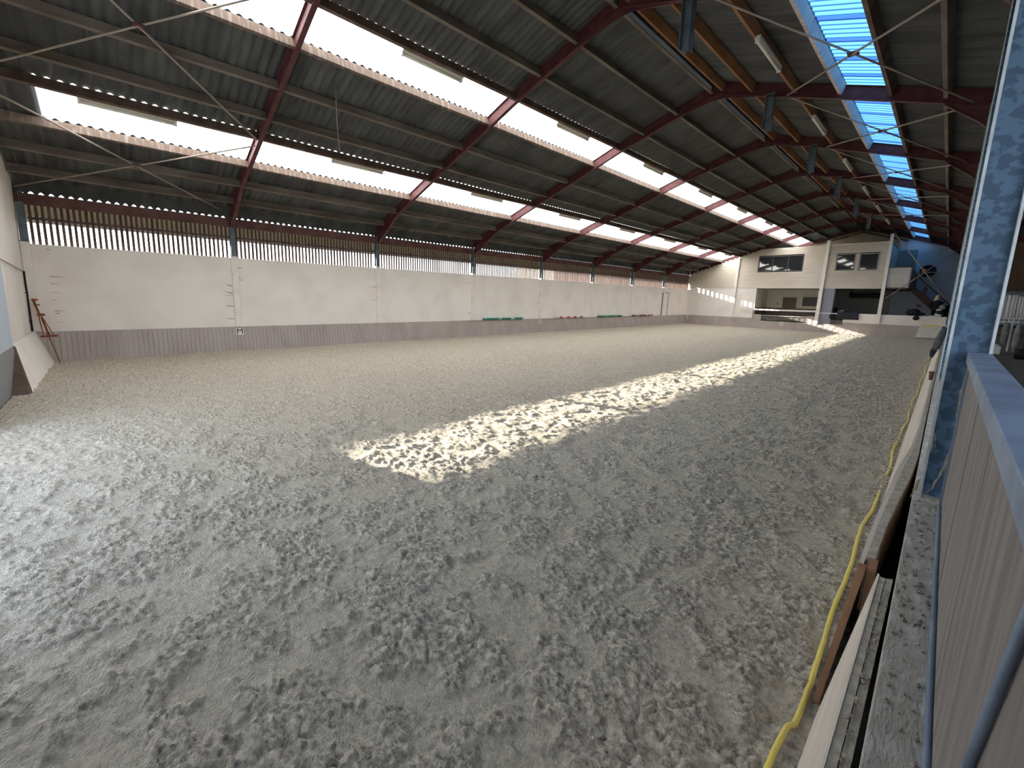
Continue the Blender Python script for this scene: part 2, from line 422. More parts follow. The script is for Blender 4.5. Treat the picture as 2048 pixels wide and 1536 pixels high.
# eave beam over the screens, gutter fascia outside
struct('trim_2', MB().box(XL - .12, XL - .04, Y0, YE, 1.97, 2.235), 'eave_beam')
fb = MB(); n_ = int((YE - Y0) / PIT * 8)
ys_ = [Y0 + (YE - Y0) * q / n_ for q in range(n_ + 1)]
vs = []
for yv in ys_:
    zb_ = 2.235 + .055 * max(0.0, math.cos(2 * PI * yv / PIT)) ** .6
    vs += [(XL - .06, yv, zb_), (XL - .06, yv, 2.60)]
fb.add(vs, [(2 * q, 2 * q + 2, 2 * q + 3, 2 * q + 1) for q in range(n_)])
struct('trim_8', fb, 'corrugated')
struct('trim_3', MB().box(-16.30, -16.10, Y0 - .5, YG + .3, 1.60, 1.77), 'frame_dark')
struct('trim_9', MB().box(-16.21, -16.205, Y0 - .5, YG + .3, 1.76, 2.26), 'side_sheet')

# white posts with steel columns standing on them
def left_post(y, lab, lab2):
    build('concrete_post', MB().box(XL - .02, XL + .10, y - .085, y + .085, -1.16, 1.06), 'white_post', label=lab, cat='post',
          group='white posts along the left wall', bevel=.006)
    r = thing('steel_column', (XL, y, 1.06), lab2, 'column', 'short steel columns along the left wall')
    s = MB()
    s.box(XL + .06, XL + .075, y - .07, y + .07, 1.06, 2.0).box(XL - .09, XL - .075, y - .07, y + .07, 1.06, 2.3).box(XL - .075, XL + .06, y - .006, y + .006, 1.06, 2.25)
    build('shaft', s, 'steel_blue', r)
    build('base_plate', MB().box(XL - .10, XL + .095, y - .09, y + .09, 1.06, 1.075), 'steel_blue', r)
for i, y in enumerate(FR[:7]):
    left_post(y, 'white painted concrete post against the left wall, %s from the near corner' % ORD[i],
              'short blue-grey steel column on the %s white post from the near corner' % ORD[i])
left_post(Y0 + .09, 'white painted concrete post filling the near left corner', 'grey painted steel column on the white post in the near corner')

# ------------------------------------------------------------------ near wall (seen at the left edge)
w = MB()
xs = np.linspace(-15.8, -.2, 60)
poly = [(-15.8, -2.1), (.13, -2.1), (.13, zr(.13) + .2)] + [(x, zr(x) + .25) for x in (-.55, -2.26, -5.11, -8.11, -13.1, -15.56)] + [(-15.8, 2.2)]
w.prism([(-15.8, -2.1), (-8.2, -2.1), (-8.2, 1.2), (-3.2, 1.2), (-3.2, -2.1), (.13, -2.1)] + poly[2:], Y0 - .2, Y0)   # unseen doorway, added to let sky light reach the near sand
struct('wall_back', w, 'white_wall')
struct('wall_sun_block', MB().box(-9.4, -9.1, -24, Y0 - .25, -2.1, 3.4), 'white_wall')  # unseen wall added to keep the low sun out of the doorway
k = MB()
k.add([(XL + .02, Y0 + .01, -1.165), (-12.25, Y0 + .01, -1.165), (-11.2, Y0 + .30, -2.0), (XL + .02, Y0 + .30, -2.0), (XL + .02, Y0 + .04, -1.15), (-12.22, Y0 + .04, -1.15), (-11.15, Y0 + .33, -2.0), (XL + .02, Y0 + .33, -2.0)],
      [(0, 1, 2, 3), (7, 6, 5, 4), (0, 4, 5, 1), (1, 5, 6, 2), (2, 6, 7, 3), (3, 7, 4, 0)])
struct('baseboard_back', k, 'white_wall')
# big grey door in the near wall, white above
dr = struct('door_1', MB().box(-12.0, -8.2, Y0 + .01, Y0 + .07, -1.98, -1.17), 'grey_door')
build('upper_panel', MB().box(-12.0, -8.2, Y0 + .01, Y0 + .07, -1.17, 1.4), 'blue_grey', dr)
build('end_plate', MB().hexa([(-12.26, Y0, -1.18), (-12.16, Y0 + .01, -1.18), (-12.14, Y0 + .08, -1.20), (-12.22, Y0 + .045, -1.18),
                              (-11.16, Y0 + .02, -2.0), (-11.0, Y0 + .02, -2.0), (-11.0, Y0 + .30, -2.0), (-11.15, Y0 + .33, -2.0)]), 'wood_dark', dr)
build('conduit', MB().tube([(-15.0, Y0 + .03, .33), (-13.5, Y0 + .03, .42), (-10.0, Y0 + .03, .60)], .012, 6), 'rod',
      label='thin brown conduit running across the near white wall', cat='conduit')
build('downpipe', MB().tube([(-15.2, Y0 + .03, .33), (-15.2, Y0 + .03, -1.13)], .02, 8).box(-15.235, -15.165, Y0, Y0 + .05, -.2, -.17).box(-15.235, -15.165, Y0, Y0 + .05, -.9, -.87), 'black',
      label='thin black pipe standing in the near left corner', cat='pipe')

# ------------------------------------------------------------------ rusty jump-stand leaning in the near corner
r = thing('jump_stand', (-15.25, -1.25, -1.95), 'rusty orange metal jump stand leaning in the near left corner', 'jump stand')
t = MB().tube([(-15.33, -1.44, -.33), (-15.30, -1.36, -.72)], .022, 8)
build('post', t, 'rust', r)
build('cup', MB().box(-15.40, -15.22, -1.46, -1.36, -.38, -.34), 'rust', r)
build('pin', MB().box(-15.36, -15.25, -1.43, -1.33, -.50, -.47), 'rust', r)
build('collar', MB().box(-15.36, -15.22, -1.40, -1.27, -.76, -.70), 'rust', r)
for (a, b2) in (((-15.33, -1.38, -.72), (-15.18, -1.33, -1.27)), ((-15.30, -1.34, -.72), (-15.22, -1.22, -1.27)), ((-15.27, -1.34, -.72), (-15.14, -1.14, -1.27)), ((-15.30, -1.34, -.80), (-15.08, -1.10, -1.95))):
    build('leg', MB().tube([a, b2], .011, 6), 'rust', r)
build('foot_bar', MB().bar((-15.30, -1.38, -1.28), (-15.08, -1.08, -1.25), .05, .05), 'rust', r)

# ------------------------------------------------------------------ roof
def corr_sheet(mb, xs, y0, y1, dz, amp=.026, per=8, mi=0):
    n = int(round((y1 - y0) / PIT * per)); ys = np.linspace(y0, y1, n + 1)
    vs = []; k = len(xs)
    for y in ys:
        a = amp * math.cos(2 * PI * y / PIT)
        for x in xs: vs.append((x, y, zr(x) + dz + a))
    fs = [(j * k + i, j * k + i + 1, (j + 1) * k + i + 1, (j + 1) * k + i) for j in range(n) for i in range(k - 1)]
    mb.add(vs, fs, mi, True)
RY0, RY1 = Y0 - .5, YG + .4
ZT = .33
roof = MB()
corr_sheet(roof, [-16.25, -15.56, -13.10], RY0, RY1, ZT)
corr_sheet(roof, [-13.14, -11.86], RY0, -.72, ZT)                      # the lower skylight starts a little inside the gable
corr_sheet(roof, [-11.935, -8.11 - .98], RY0, RY1, ZT + .004)
corr_sheet(roof, [-8.145, -5.11, -2.26], RY0, RY1, ZT + .004)
corr_sheet(roof, [-1.43, -.55, 5.25], RY0, RY1, ZT)
struct('ceiling', roof, 'corrugated')
s = MB(); corr_sheet(s, [-13.10, -11.92], -.74, RY1, ZT - .004); struct('window_1', s, 'skylight')
s = MB(); corr_sheet(s, [-9.10, -8.13], RY0, RY1, ZT - .004); struct('window_2', s, 'skylight')
s = MB(); corr_sheet(s, [-2.30, -1.40], RY0, RY1, ZT - .004); struct('window_3', s, 'skylight_blue')
# purlins
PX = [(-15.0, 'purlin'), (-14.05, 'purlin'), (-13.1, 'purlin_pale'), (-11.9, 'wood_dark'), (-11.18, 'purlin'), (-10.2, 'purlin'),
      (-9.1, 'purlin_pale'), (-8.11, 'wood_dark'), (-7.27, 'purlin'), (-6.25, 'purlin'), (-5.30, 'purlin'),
      (-4.93, 'purlin_orange'), (-4.18, 'purlin_orange'), (-3.2, 'purlin_orange'), (-2.30, 'purlin_skylit'), (-1.40, 'wood_dark'), (-.55, 'purlin'),
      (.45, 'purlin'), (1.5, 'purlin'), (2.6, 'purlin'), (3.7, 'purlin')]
WHERE = ['lowest on the left slope', 'second from the left eave', 'under the lower edge of the lower left skylight', 'under the upper edge of the lower left skylight',
         'first above the lower left skylight', 'second above the lower left skylight', 'under the lower edge of the upper left skylight',
         'under the upper edge of the upper left skylight', 'first above the upper left skylight', 'second above the upper left skylight',
         'beside the ridge on the left', 'beside the ridge on the right', 'first down from the ridge on the right slope', 'just above the blue skylight behind the strip lights',
         'under the upper edge of the blue skylight', 'under the lower edge of the blue skylight', 'just below the blue skylight',
         'first beyond the right columns', 'second beyond the right columns', 'third beyond the right columns', 'fourth beyond the right columns']
BN = ['nearest bay', 'second bay', 'third bay', 'fourth bay', 'fifth bay', 'sixth bay', 'seventh bay', 'eighth bay', 'last bay']
for j, (x, mn) in enumerate(PX):
    sl = (zr(x + .1) - zr(x - .1)) / .2; th = math.atan(sl); c, s_ = math.cos(th), math.sin(th)
    proto = None
    for i in range(len(BAYS) - 1):
        if j >= 17 and i not in range(0, 8): continue
        ya, ye = BAYS[i] + .01, BAYS[i + 1] - .01
        hh = .19; ww = .035
        z0 = zr(x) + .30
        pts = [(x + a * c + b_ * s_ * -1, z0 + a * s_ + b_ * c) for a, b_ in ((-ww, -hh), (ww, -hh), (ww, 0), (-ww, 0))]
        mb = MB()
        n = 4
        vs = []; fs = []
        for q in range(n + 1):                      # a slight sag and wane along the timber
            yy = ya + (ye - ya) * q / n; sg = -.012 * math.sin(PI * q / n) + random.uniform(-.003, .003)
            vs += [(p[0], yy, p[1] + sg) for p in pts]
        for q in range(n):
            for e in range(4):
                a0 = q * 4 + e; a1 = q * 4 + (e + 1) % 4
                fs.append((a0, a0 + 4, a1 + 4, a1))
        fs += [(0, 1, 2, 3), (n * 4 + 3, n * 4 + 2, n * 4 + 1, n * 4)]
        mb.add(vs, fs)
        po = build('roof_purlin', mb, mn, label='roof purlin %s, %s' % (WHERE[j], BN[i]), cat='roof beam', group='roof purlins')
        if j == 10:
            build('ridge_light_strip', MB().box(x + .075, x + .080, ya + .15, ye - .15, zr(x) + .14, zr(x) + .26), 'ridge_light_strip', po)

# steel roof frames
def ibeam(mb, pts, depth, fw=.10, ft=.012, y=0.0):
    """I section that follows the bottom line pts (x,z) in the plane y"""
    bot = pts; top = [(p[0], p[1] + depth) for p in pts]
    n = len(pts)
    for i in range(n - 1):
        a, b_ = bot[i], bot[i + 1]; ta, tb = top[i], top[i + 1]
        mb.prism([a, b_, tb, ta], y - .005, y + .005)
        mb.prism([a, b_, (b_[0], b_[1] + ft), (a[0], a[1] + ft)], y - fw / 2, y + fw / 2)
        mb.prism([(ta[0], ta[1] - ft), (tb[0], tb[1] - ft), tb, ta], y - fw / 2, y + fw / 2)
for i, y in enumerate(FR):
    lab = 'dark red steel roof frame spanning the hall, %s from the camera' % ORD[i] if i < 7 else ('dark red steel roof frame against the end wall' if i == 7 else 'red steel roof frame at the rear gable')
    r = thing('roof_frame', (-5.11, y, 5.4), lab, 'roof frame', 'steel roof frames')
    L = MB(); ibeam(L, [(XL + .02, zr(XL)), (-13.1, 3.12), (-8.11, 4.81), (-5.11, 5.70)], .30, y=y)
    build('rafter', L, 'red_oxide', r)
    hL = MB()
    hL.prism([(-15.5, 1.95), (-15.3, 2.0), (-13.9, 2.86), (-15.5, 2.32)], y - .006, y + .006)
    hL.prism([(-15.5, 1.95), (-15.3, 2.0), (-13.9, 2.84), (-13.9, 2.855), (-15.3, 2.015), (-15.5, 1.965)], y - .05, y + .05)
    build('haunch', hL, 'red_oxide', r)
    Rr = MB(); ibeam(Rr, [(-5.11, 5.70), (-2.26, 4.71), (-.55, 4.10), (.02, zr(.02))], .30, y=y)
    build('rafter', Rr, 'red_oxide', r)
    hR = MB()
    hR.prism([(.01, 3.55), (-.10, 3.66), (-.62, 4.10), (.01, 4.0)], y - .006, y + .006)
    hR.prism([(.01, 3.50), (-.08, 3.62), (-.62, 4.10), (-.62, 4.115), (-.08, 3.635), (.01, 3.52)], y - .05, y + .05)
    build('haunch', hR, 'red_oxide', r)
    if i <= 6:
        xo = MB(); ibeam(xo, [(.16, zr(.16)), (4.9, zr(4.9))], .28, y=y); build('rafter', xo, 'red_oxide', r)
        hx = MB().prism([(.16, 3.4), (.30, 3.55), (.9, zr(.9)), (.16, zr(.16))], y - .006, y + .006); build('haunch', hx, 'red_oxide', r)
    # apex plates dipping under the ridge
    ap = MB().prism([(-6.2, zr(-6.2)), (-5.3, 5.56), (-4.92, 5.56), (-4.0, zr(-4.0)), (-5.11, 5.74)], y - .01, y + .01)
    build('apex_plate', ap, 'red_oxide', r)
    if i <= 6:                                   # galvanised stub hanging from the frame, H section with a pointed end
        xs_, zt = -3.78, zr(-3.78) + .05
        q = MB()
        q.box(xs_ - .09, xs_ - .08, y - .09, y + .09, 4.46, zt).box(xs_ + .08, xs_ + .09, y - .09, y + .09, 4.40, zt).box(xs_ - .08, xs_ + .08, y - .005, y + .005, 4.46, zt)
        q.prism([(xs_ - .08, 4.46), (xs_ + .08, 4.46), (xs_, 4.36)], y - .005, y + .005)
        st = build('hanging_stub', q, 'steel_blue', r)
        build('cleat', MB().box(xs_ - .11, xs_ + .11, y - .10, y + .10, zt - .02, zt), 'steel_blue', r)

# bracing rods in the roof planes
def rod_cross(x0, x1, ya, yb_, dz, lab):
    r = thing('cross_brace', ((x0 + x1) / 2, (ya + yb_) / 2, zr((x0 + x1) / 2)), lab, 'brace', 'crossed brace rods under the roof')
    def line(a, b_):
        return [(a[0] + (b_[0] - a[0]) * t, a[1] + (b_[1] - a[1]) * t, zr(a[0] + (b_[0] - a[0]) * t) + dz) for t in (0, .5, 1)]
    build('rod', MB().tube(line((x0, ya), (x1, yb_)), .018, 6), 'rod', r)
    build('rod', MB().tube(line((x1, ya), (x0, yb_)), .022, 6), 'rod', r)
    xm, ym = (x0 + x1) / 2, (ya + yb_) / 2
    build('gusset', MB().box(xm - .08, xm + .08, ym - .08, ym + .08, zr(xm) + dz - .012, zr(xm) + dz + .012), 'red_oxide', r)
rod_cross(-11.75, -7.6, Y0 + .06, FR[0] - .08, .03, 'crossed brace rods below the upper left skylight in the nearest bay')
rod_cross(-15.4, -11.95, Y0 + .06, FR[0] - .08, .0, 'crossed brace rods below the lower left skylight in the nearest bay')
for i in range(7):
    ya = BAYS[i]; 
    rod_cross(-3.4, -.2, BAYS[i] + .08, BAYS[i + 1] - .08, .03, 'crossed brace rods under the blue skylight, %s' % BN[i])

# fluorescent strip lights
def strip_light(x, yc, zc, L, lab, grp, wide=.10):
    r = thing('strip_light', (x, yc, zc), lab, 'strip light', grp)
    build('housing', MB().box(x - wide / 2, x + wide / 2, yc - L / 2, yc + L / 2, zc + .03, zc + .09), 'lamp_white', r)
    build('tube', MB().tube([(x, yc - L / 2 + .04, zc), (x, yc + L / 2 - .04, zc)], .035, 10), 'lamp_white', r)
    for s_ in (-1, 1):
        build('end_cap', MB().box(x - .04, x + .04, yc + s_ * (L / 2 - .02) - .02, yc + s_ * (L / 2 - .02) + .02, zc - .035, zc + .04), 'white', r)
for i in range(8):
    a = BAYS[i]; a = 3.04 - 5 + 5 * i
    strip_light(-3.20, a + 2.55, zr(-3.2) + .03, 1.55, 'pale fluorescent strip light hanging under the right roof slope, %s' % BN[i], 'strip lights on the right slope')
    strip_light(-8.20, a + 2.60, zr(-8.20) + .09, 1.57, 'strip light under the upper edge of the upper left skylight, %s' % BN[i], 'strip lights on the left slope', .16)
    strip_light(-11.99, a + 2.60, zr(-11.99) + .09, 1.57, 'strip light under the upper edge of the lower left skylight, %s' % BN[i], 'strip lights on the left slope', .16)

# loose cords hanging from the roof
build('loose_wire', MB().tube([(-9.5, 4.0, zr(-9.5)), (-9.52, 4.02, 3.6), (-9.5, 4.05, 3.1)], .006, 5), 'rod', label='thin wire dangling from the roof between the left skylights', cat='wire')

# ------------------------------------------------------------------ end wall
wallE = MB()
wallE.box(-15.7, -10.35, YE, YE + .2, -2.1, 1.20)
struct('wall_end', wallE, 'white_wall')
# horizontal cladding boards, cut to the roof line and round the window openings
HOLES = [(-10.42, -7.59, 2.41, 3.54), (-5.71, -4.71, 2.37, 3.47), (-4.49, -3.53, 2.36, 3.45)]
sd = MB(); z = 1.20; bh = .105
while z < 4.12:
    z1 = min(z + bh, 4.13)
    xl = -15.5
    while zr(xl) + .1 < z1: xl += .05
    segs = [(xl, -3.0)]
    for (a, b_, c, d_) in HOLES:
        if z1 > c + .01 and z < d_ - .01:
            ns = []
            for (p, q) in segs:
                if p < a < q: ns.append((p, a))
                if p < b_ < q: ns.append((b_, q))
                if not (p < a < q or p < b_ < q): ns.append((p, q))
            segs = ns
    for (p, q) in segs:
        sd.prism([(YE - .030, z + .016), (YE + .06, z + .016), (YE + .06, z1), (YE + .004, z1)], p, q, axis='x')
    z = z1
struct('wall_end_upper', sd, 'siding')
struct('trim_4', MB().box(-15.5, -3.0, YE - .03, YE + .06, 1.14, 1.20).box(-6.1, -3.1, YE - .03, YE + .08, 4.10, 4.17), 'siding')

def window(n, x0, x1, z0, z1, fm, mull, depth=1.2, label=None):
    f = MB(); t = .05; ya, yb_ = YE - .035, YE + .05
    f.box(x0 - .02, x1 + .02, ya, yb_, z0 - .02, z0 + t).box(x0 - .02, x1 + .02, ya, yb_, z1 - t, z1 + .02)
    f.box(x0 - .02, x0 + t, ya, yb_, z0, z1).box(x1 - t, x1 + .02, ya, yb_, z0, z1)
    for mx_ in mull: f.box(mx_ - t / 2, mx_ + t / 2, ya, yb_, z0, z1)
    o = struct('window_%d' % n, f, fm)
    build('pane', MB().box(x0, x1, YE + .01, YE + .018, z0, z1), 'glass', o)
window(5, -10.42, -7.59, 2.41, 3.54, 'frame_dark', [-9.5, -8.5])
window(6, -5.71, -4.71, 2.37, 3.47, 'frame_grey', [])
window(7, -4.49, -3.53, 2.36, 3.45, 'frame_grey', [])
# upstairs room shell so the windows look into something
struct('wall_sheathing', MB().prism([(-15.5, 1.2), (-10.44, 1.2), (-10.44, 3.95), (-15.5, 2.25)], YE + .05, YE + .065).box(-7.57, -5.73, YE + .05, YE + .065, 1.2, 4.12).box(-4.70, -4.50, YE + .05, YE + .065, 1.2, 4.12).box(-3.52, -3.0, YE + .05, YE + .065, 1.2, 4.12).box(-10.44, -3.0, YE + .05, YE + .065, 1.2, 2.36).box(-10.44, -3.0, YE + .05, YE + .065, 3.56, 4.12), 'brown_door')
struct('wall_rooms', MB().box(-15.5, -3.0, YE + .07, YG - .1, 1.14, 1.20).box(-15.5, -3.0, YE + .07, YG - .1, 4.05, 4.10)
       .box(-3.10, -3.0, YE + .07, YG - .1, 1.14, 4.1).box(-15.6, -3.0, YG - .1, YG, -1.3, 4.1), 'dark_room')
# white posts in the end wall
for (xa, xb, z0, z1, lab) in ((-11.92, -11.70, -1.15, 3.5, 'white post on the end wall left of the wide dark window'),
                              (-6.36, -6.14, -1.37, 4.45, 'tall white post at the middle of the end wall, between the windows'),
                              (-3.16, -2.97, -1.18, 4.62, 'tall white post at the right end of the clad upper wall')):
    dx = -.10 if xa < -11 else (-.08 if xa < -5 else 0)
    mb = MB().hexa([(xa + dx, YE - .14, z0), (xb + dx, YE - .14, z0), (xb + dx, YE - .035, z0), (xa + dx, YE - .035, z0),
                    (xa + .02, YE - .14, z1), (xb - .02, YE - .14, z1), (xb - .02, YE - .035, z1), (xa + .02, YE - .035, z1)])
    build('wall_post', mb, 'white_post', label=lab, cat='post', group='posts of the end wall')

# canteen recess under the cladding (left opening)
rc = MB()
rc.box(-10.45, -10.35, YE + .2, 41.0, -1.5, 1.14)
rc.box(-6.2, -6.1, YE + .2, YG - .1, -1.5, 1.14)
rc.box(-10.35, -6.2, 41.0, 41.1, -.36, 1.14)
struct('wall_recess', rc, 'cream')
struct('trim_5', MB().box(-10.35, -6.2, 40.97, 41.1, -1.3, -.36).box(-10.35, -10.32, YE + .2, 41, -1.3, -.36), 'brown_door')
struct('wall_pier', MB().box(-6.36, -5.55, YE + .02, YE + .75, -1.4, 1.14), 'pier_grey')
dr = struct('door_2', MB().box(-9.22, -8.33, 40.90, 40.965, -1.3, .50), 'brown_door')
build('door_handle', MB().box(-9.16, -9.08, 40.86, 40.90, -.40, -.36), 'galv', dr)
wi = struct('window_8', MB().box(-7.90, -6.98, 40.93, 40.99, -.16, -.10).box(-7.90, -6.98, 40.93, 40.99, .48, .54).box(-7.90, -7.85, 40.93, 40.99, -.16, .54).box(-7.03, -6.98, 40.93, 40.99, -.16, .54), 'frame_dark')
build('pane', MB().box(-7.86, -7.02, 40.95, 40.96, -.12, .50), 'glass', wi)
build('light_switch', MB().box(-9.62, -9.52, 40.97, 40.995, -.10, .06), 'frame_grey', label='small grey switch box on the cream recess wall left of the brown door', cat='switch')

# kick boards of the end wall with the gate
def kick_end(mb, x0, x1, zt, zb=-2.02, top_y=YE - .02, bot_y=YE - .16):
    x = x0
    while x < x1 - .01:
        x2 = min(x + .112, x1)
        mb.prism([(top_y, zt), (top_y + .03, zt), (bot_y + .03, zb), (bot_y, zb)], x, x2 - .011, axis='x'); x = x2
    mb.prism([(top_y + .02, zt - .01), (top_y + .05, zt - .01), (top_y + .05, zb), (bot_y + .02, zb)], x0, x1, axis='x')
k = MB(); kick_end(k, -15.4, -10.36, -1.18); kick_end(k, -10.36, -4.87, -1.36); kick_end(k, -4.87, -.14, -1.20)
struct('baseboard_end', k, 'taupe_board')
gt = thing('arena_gate', (-8.4, YE, -1.37), 'taupe boarded gate with a long slot, below the white rails of the end wall', 'gate')
build('panel', MB().box(-10.36, -9.82, YE - .03, YE + .03, -1.37, -.88), 'taupe_board', gt)
build('panel', MB().box(-6.95, -6.40, YE - .03, YE + .03, -1.37, -.86), 'taupe_board', gt)
build('top_bar', MB().box(-9.82, -6.95, YE - .03, YE + .01, -.965, -.93), 'white', gt)
build('end_plate', MB().box(-10.44, -10.37, YE - .04, YE + .0, -1.32, -.55), 'taupe_board', gt)
build('rail_bar', MB().box(-11.25, -6.30, YE - .20, YE - .15, -.56, -.45), 'white', label='white wooden rail across the canteen opening of the end wall', cat='rail')
build('rail_bar', MB().box(-6.2, -5.2, YE - .20, YE - .16, -.63, -.58), 'white', label='short thin white rail right of the middle post of the end wall', cat='rail')

# white parapet right of the opening
pw = MB()
pw.prism([(-4.87, -1.22), (-2.97, -1.22), (-2.97, -.56), (-4.15, -.56), (-4.30, -.98), (-4.87, -1.0)], YE, YE + .12)
pw.box(-2.97, -.02, YE, YE + .12, -1.22, -.57)
struct('wall_parapet', pw, 'white_wall')

def sign(txt, x, y, z, rot, lab, size=.22, tilt=0.0):
    pl = MB(); 
    if rot == 'left':      # on the left kick boards, faces +x
        pl.hexa([(x, y - size / 2, z - size / 2), (x + .012, y - size / 2, z - size / 2), (x + .012, y + size / 2, z - size / 2), (x, y + size / 2, z - size / 2),
                 (x - .03, y - size / 2, z + size / 2), (x - .018, y - size / 2, z + size / 2), (x - .018, y + size / 2, z + size / 2), (x - .03, y + size / 2, z + size / 2)])
    else:
        pl.box(x - size / 2, x + size / 2, y - .012, y, z - size / 2, z + size / 2)
    o = build('letter_sign', pl, 'white', label=lab, cat='sign', group='letter signs of the arena')
    cu = bpy.data.curves.new('letter', 'FONT'); cu.body = txt; cu.size = size * 1.15; cu.align_x = 'CENTER'; cu.align_y = 'CENTER'; cu.extrude = .002
    to = bpy.data.objects.new('letter_tmp', cu); COL.objects.link(to)
    dg = bpy.context.evaluated_depsgraph_get(); dg.update()
    me_ = bpy.data.meshes.new_from_object(to.evaluated_get(dg)); bpy.data.objects.remove(to)
    me_.materials.clear(); me_.materials.append(MT['black'])
    lo = bpy.data.objects.new('letter', me_); COL.objects.link(lo); lo.parent = o
    if rot == 'left':
        lo.rotation_euler = (math.radians(90), 0, math.radians(90))
        w_ = Vector((x + .004, y, z + H))
        lo.rotation_euler = (math.radians(90 - 7), 0, math.radians(90))
    else:
        lo.rotation_euler = (math.radians(90), 0, 0); w_ = Vector((x, y - .014, z + H))
    lo.location = w_ - Vector(o.location)
sign('M', XL + .085, 3.06, -1.33, 'left', 'white sign with a black letter M on the left kick boards', .22)
sign('B', XL + .085, 18.0, -1.33, 'left', 'small white sign with a black letter B on the left kick boards', .22)
sign('A', -8.42, YE - .08, -1.50, 'end', 'small white sign with a dark letter A below the gate', .22)

# door in the left wall near the end
dr = struct('door_3', MB().box(XL + .002, XL + .04, 32.95, 33.85, -1.19, .60), 'white_post')
build('frame', MB().box(XL, XL + .06, 32.88, 32.95, -1.19, .66).box(XL, XL + .06, 33.85, 33.93, -1.19, .66).box(XL, XL + .06, 32.88, 33.93, .60, .66), 'frame_grey', dr)
build('door_handle', MB().box(XL + .04, XL + .08, 33.70, 33.78, -.45, -.40), 'black', dr)

# jump poles lying on the kick board top
def pole(y0, y1, z, ms, bands, lab, r=.05, x=XL + .075):
    mb = MB(); n = len(bands)
    L = y1 - y0
    t = y0
    for (fr, mi) in bands:
        mb.tube([(x, t, z), (x, t + fr * L, z)], r, 12, mi); t += fr * L
    return build('jump_pole', mb, ms, label=lab, cat='jump pole', group='jump poles resting on the kick boards')
pole(13.7, 16.6, -1.13, ['green', 'pale_green'], [(.06, 0), (.30, 1 if False else 0), (.08, 1), (.22, 0), (.10, 1), (.20, 0), (.04, 1)], 'dark green and pale green jump pole on the left kick boards, nearest of the poles', .05)
pole(19.3, 22.35, -1.13, ['white', 'red'], [(.15, 0), (.08, 1), (.15, 0), (.09, 1), (.13, 0), (.09, 1), (.13, 0), (.08, 1), (.10, 0)], 'white jump pole with red bands on the left kick boards', .05)
pole(23.8, 26.8, -1.13, ['green', 'pale_green'], [(.35, 0), (.06, 1), (.3, 0), (.05, 1), (.24, 0)], 'dark green jump pole on the left kick boards, beyond the red and white one', .05)
pole(28.16, 31.3, -1.13, ['dull_red', 'white'], [(.18, 0), (.06, 1), (.06, 0), (.05, 1), (.35, 0), (.06, 1), (.07, 0), (.06, 1), (.11, 0)], 'brownish red jump pole on the left kick boards, farthest of the poles', .05)

# ------------------------------------------------------------------ rear gable, stairs and balcony to the right of the clad wall
gb = MB()
gp = [(-15.7, 1.2), (-15.7, 2.3), (-13.1, 3.4), (-8.11, 5.08), (-5.11, 5.98), (-2.26, 4.98), (-2.26, 1.2)]
gb.prism(gp, YG, YG + .15)
struct('wall_gable', gb, 'siding_dull')
struct('wall_gable_right', MB().prism([(-3.0, -1.6), (5.2, -1.6), (5.2, zr(5.2) + .3), (-.55, 4.4), (-2.26, 5.0), (-3.0, 5.25)], YG - .02, YG + .1), 'blue_grey')
struct('trim_6', MB().prism([(-8.3, 4.72), (-5.11, 5.55), (-5.11, 5.43), (-8.3, 4.60)], YG - .1, YG).prism([(-5.11, 5.55), (-2.6, 4.72), (-2.6, 4.60), (-5.11, 5.43)], YG - .1, YG), 'purlin_pale')
bal = thing('balcony', (-2.4, YE, 1.17), 'small clad balcony box beside the right end of the upper wall', 'balcony')
mb = MB(); z = 1.20
while z < 2.45:
    mb.prism([(YE - .030, z + .016), (YE + .05, z + .016), (YE + .05, z + .105), (YE + .004, z + .105)], -2.96, -1.96, axis='x'); z += .105
build('front', mb, 'siding', bal)
build('side', MB().box(-1.96, -1.90, YE - .01, YG - .3, 1.17, 2.47), 'frame_grey', bal)
build('deck', MB().box(-2.98, -1.96, YE + .05, YG - .1, 1.10, 1.18), 'wood_dark', bal)
build('top_rail', MB().box(-2.97, -1.90, YE - .03, YE + .07, 2.46, 2.50), 'purlin_pale', bal)
dr = struct('door_4', MB().box(-3.0, -2.0, YG - .08, YG - .03, 1.18, 4.0), 'grey_door')
build('door_handle', MB().box(-2.30, -2.12, YG - .14, YG - .08, 2.86, 2.90), 'black', dr)
stc = thing('staircase', (-1.1, 42.0, -1.05), 'dark brown wooden staircase going down right from the balcony', 'stairs')
build('stringer', MB().prism([(-1.88, .97), (-1.88, 1.5), (.15, -.65), (.15, -1.05), (-.05, -1.05)], 41.55, 41.60), 'stair_wood', stc)
build('stringer', MB().prism([(-1.88, .97), (-1.88, 1.5), (.15, -.65), (.15, -1.05), (-.05, -1.05)], 42.45, 42.50), 'stair_wood', stc)
for q in range(11):
    build('step', MB().box(-1.88 + q * .18, -1.66 + q * .18, 41.60, 42.45, 1.02 - q * .195, 1.06 - q * .195), 'stair_wood', stc)
build('newel_post', MB().prism([(-1.88, 1.1), (-1.74, 1.1), (-1.74, 2.2), (-1.88, 2.2)], 41.50, 41.60), 'stair_wood', stc)
build('newel_post', MB().prism([(-1.42, .45), (-1.24, .45), (-1.14, 1.30), (-1.30, 1.45)], 41.48, 41.56), 'stair_wood', stc)
build('handrail', MB().bar((-1.84, 41.53, 2.2), (.1, 41.53, .05), .05, .08), 'stair_wood', stc)

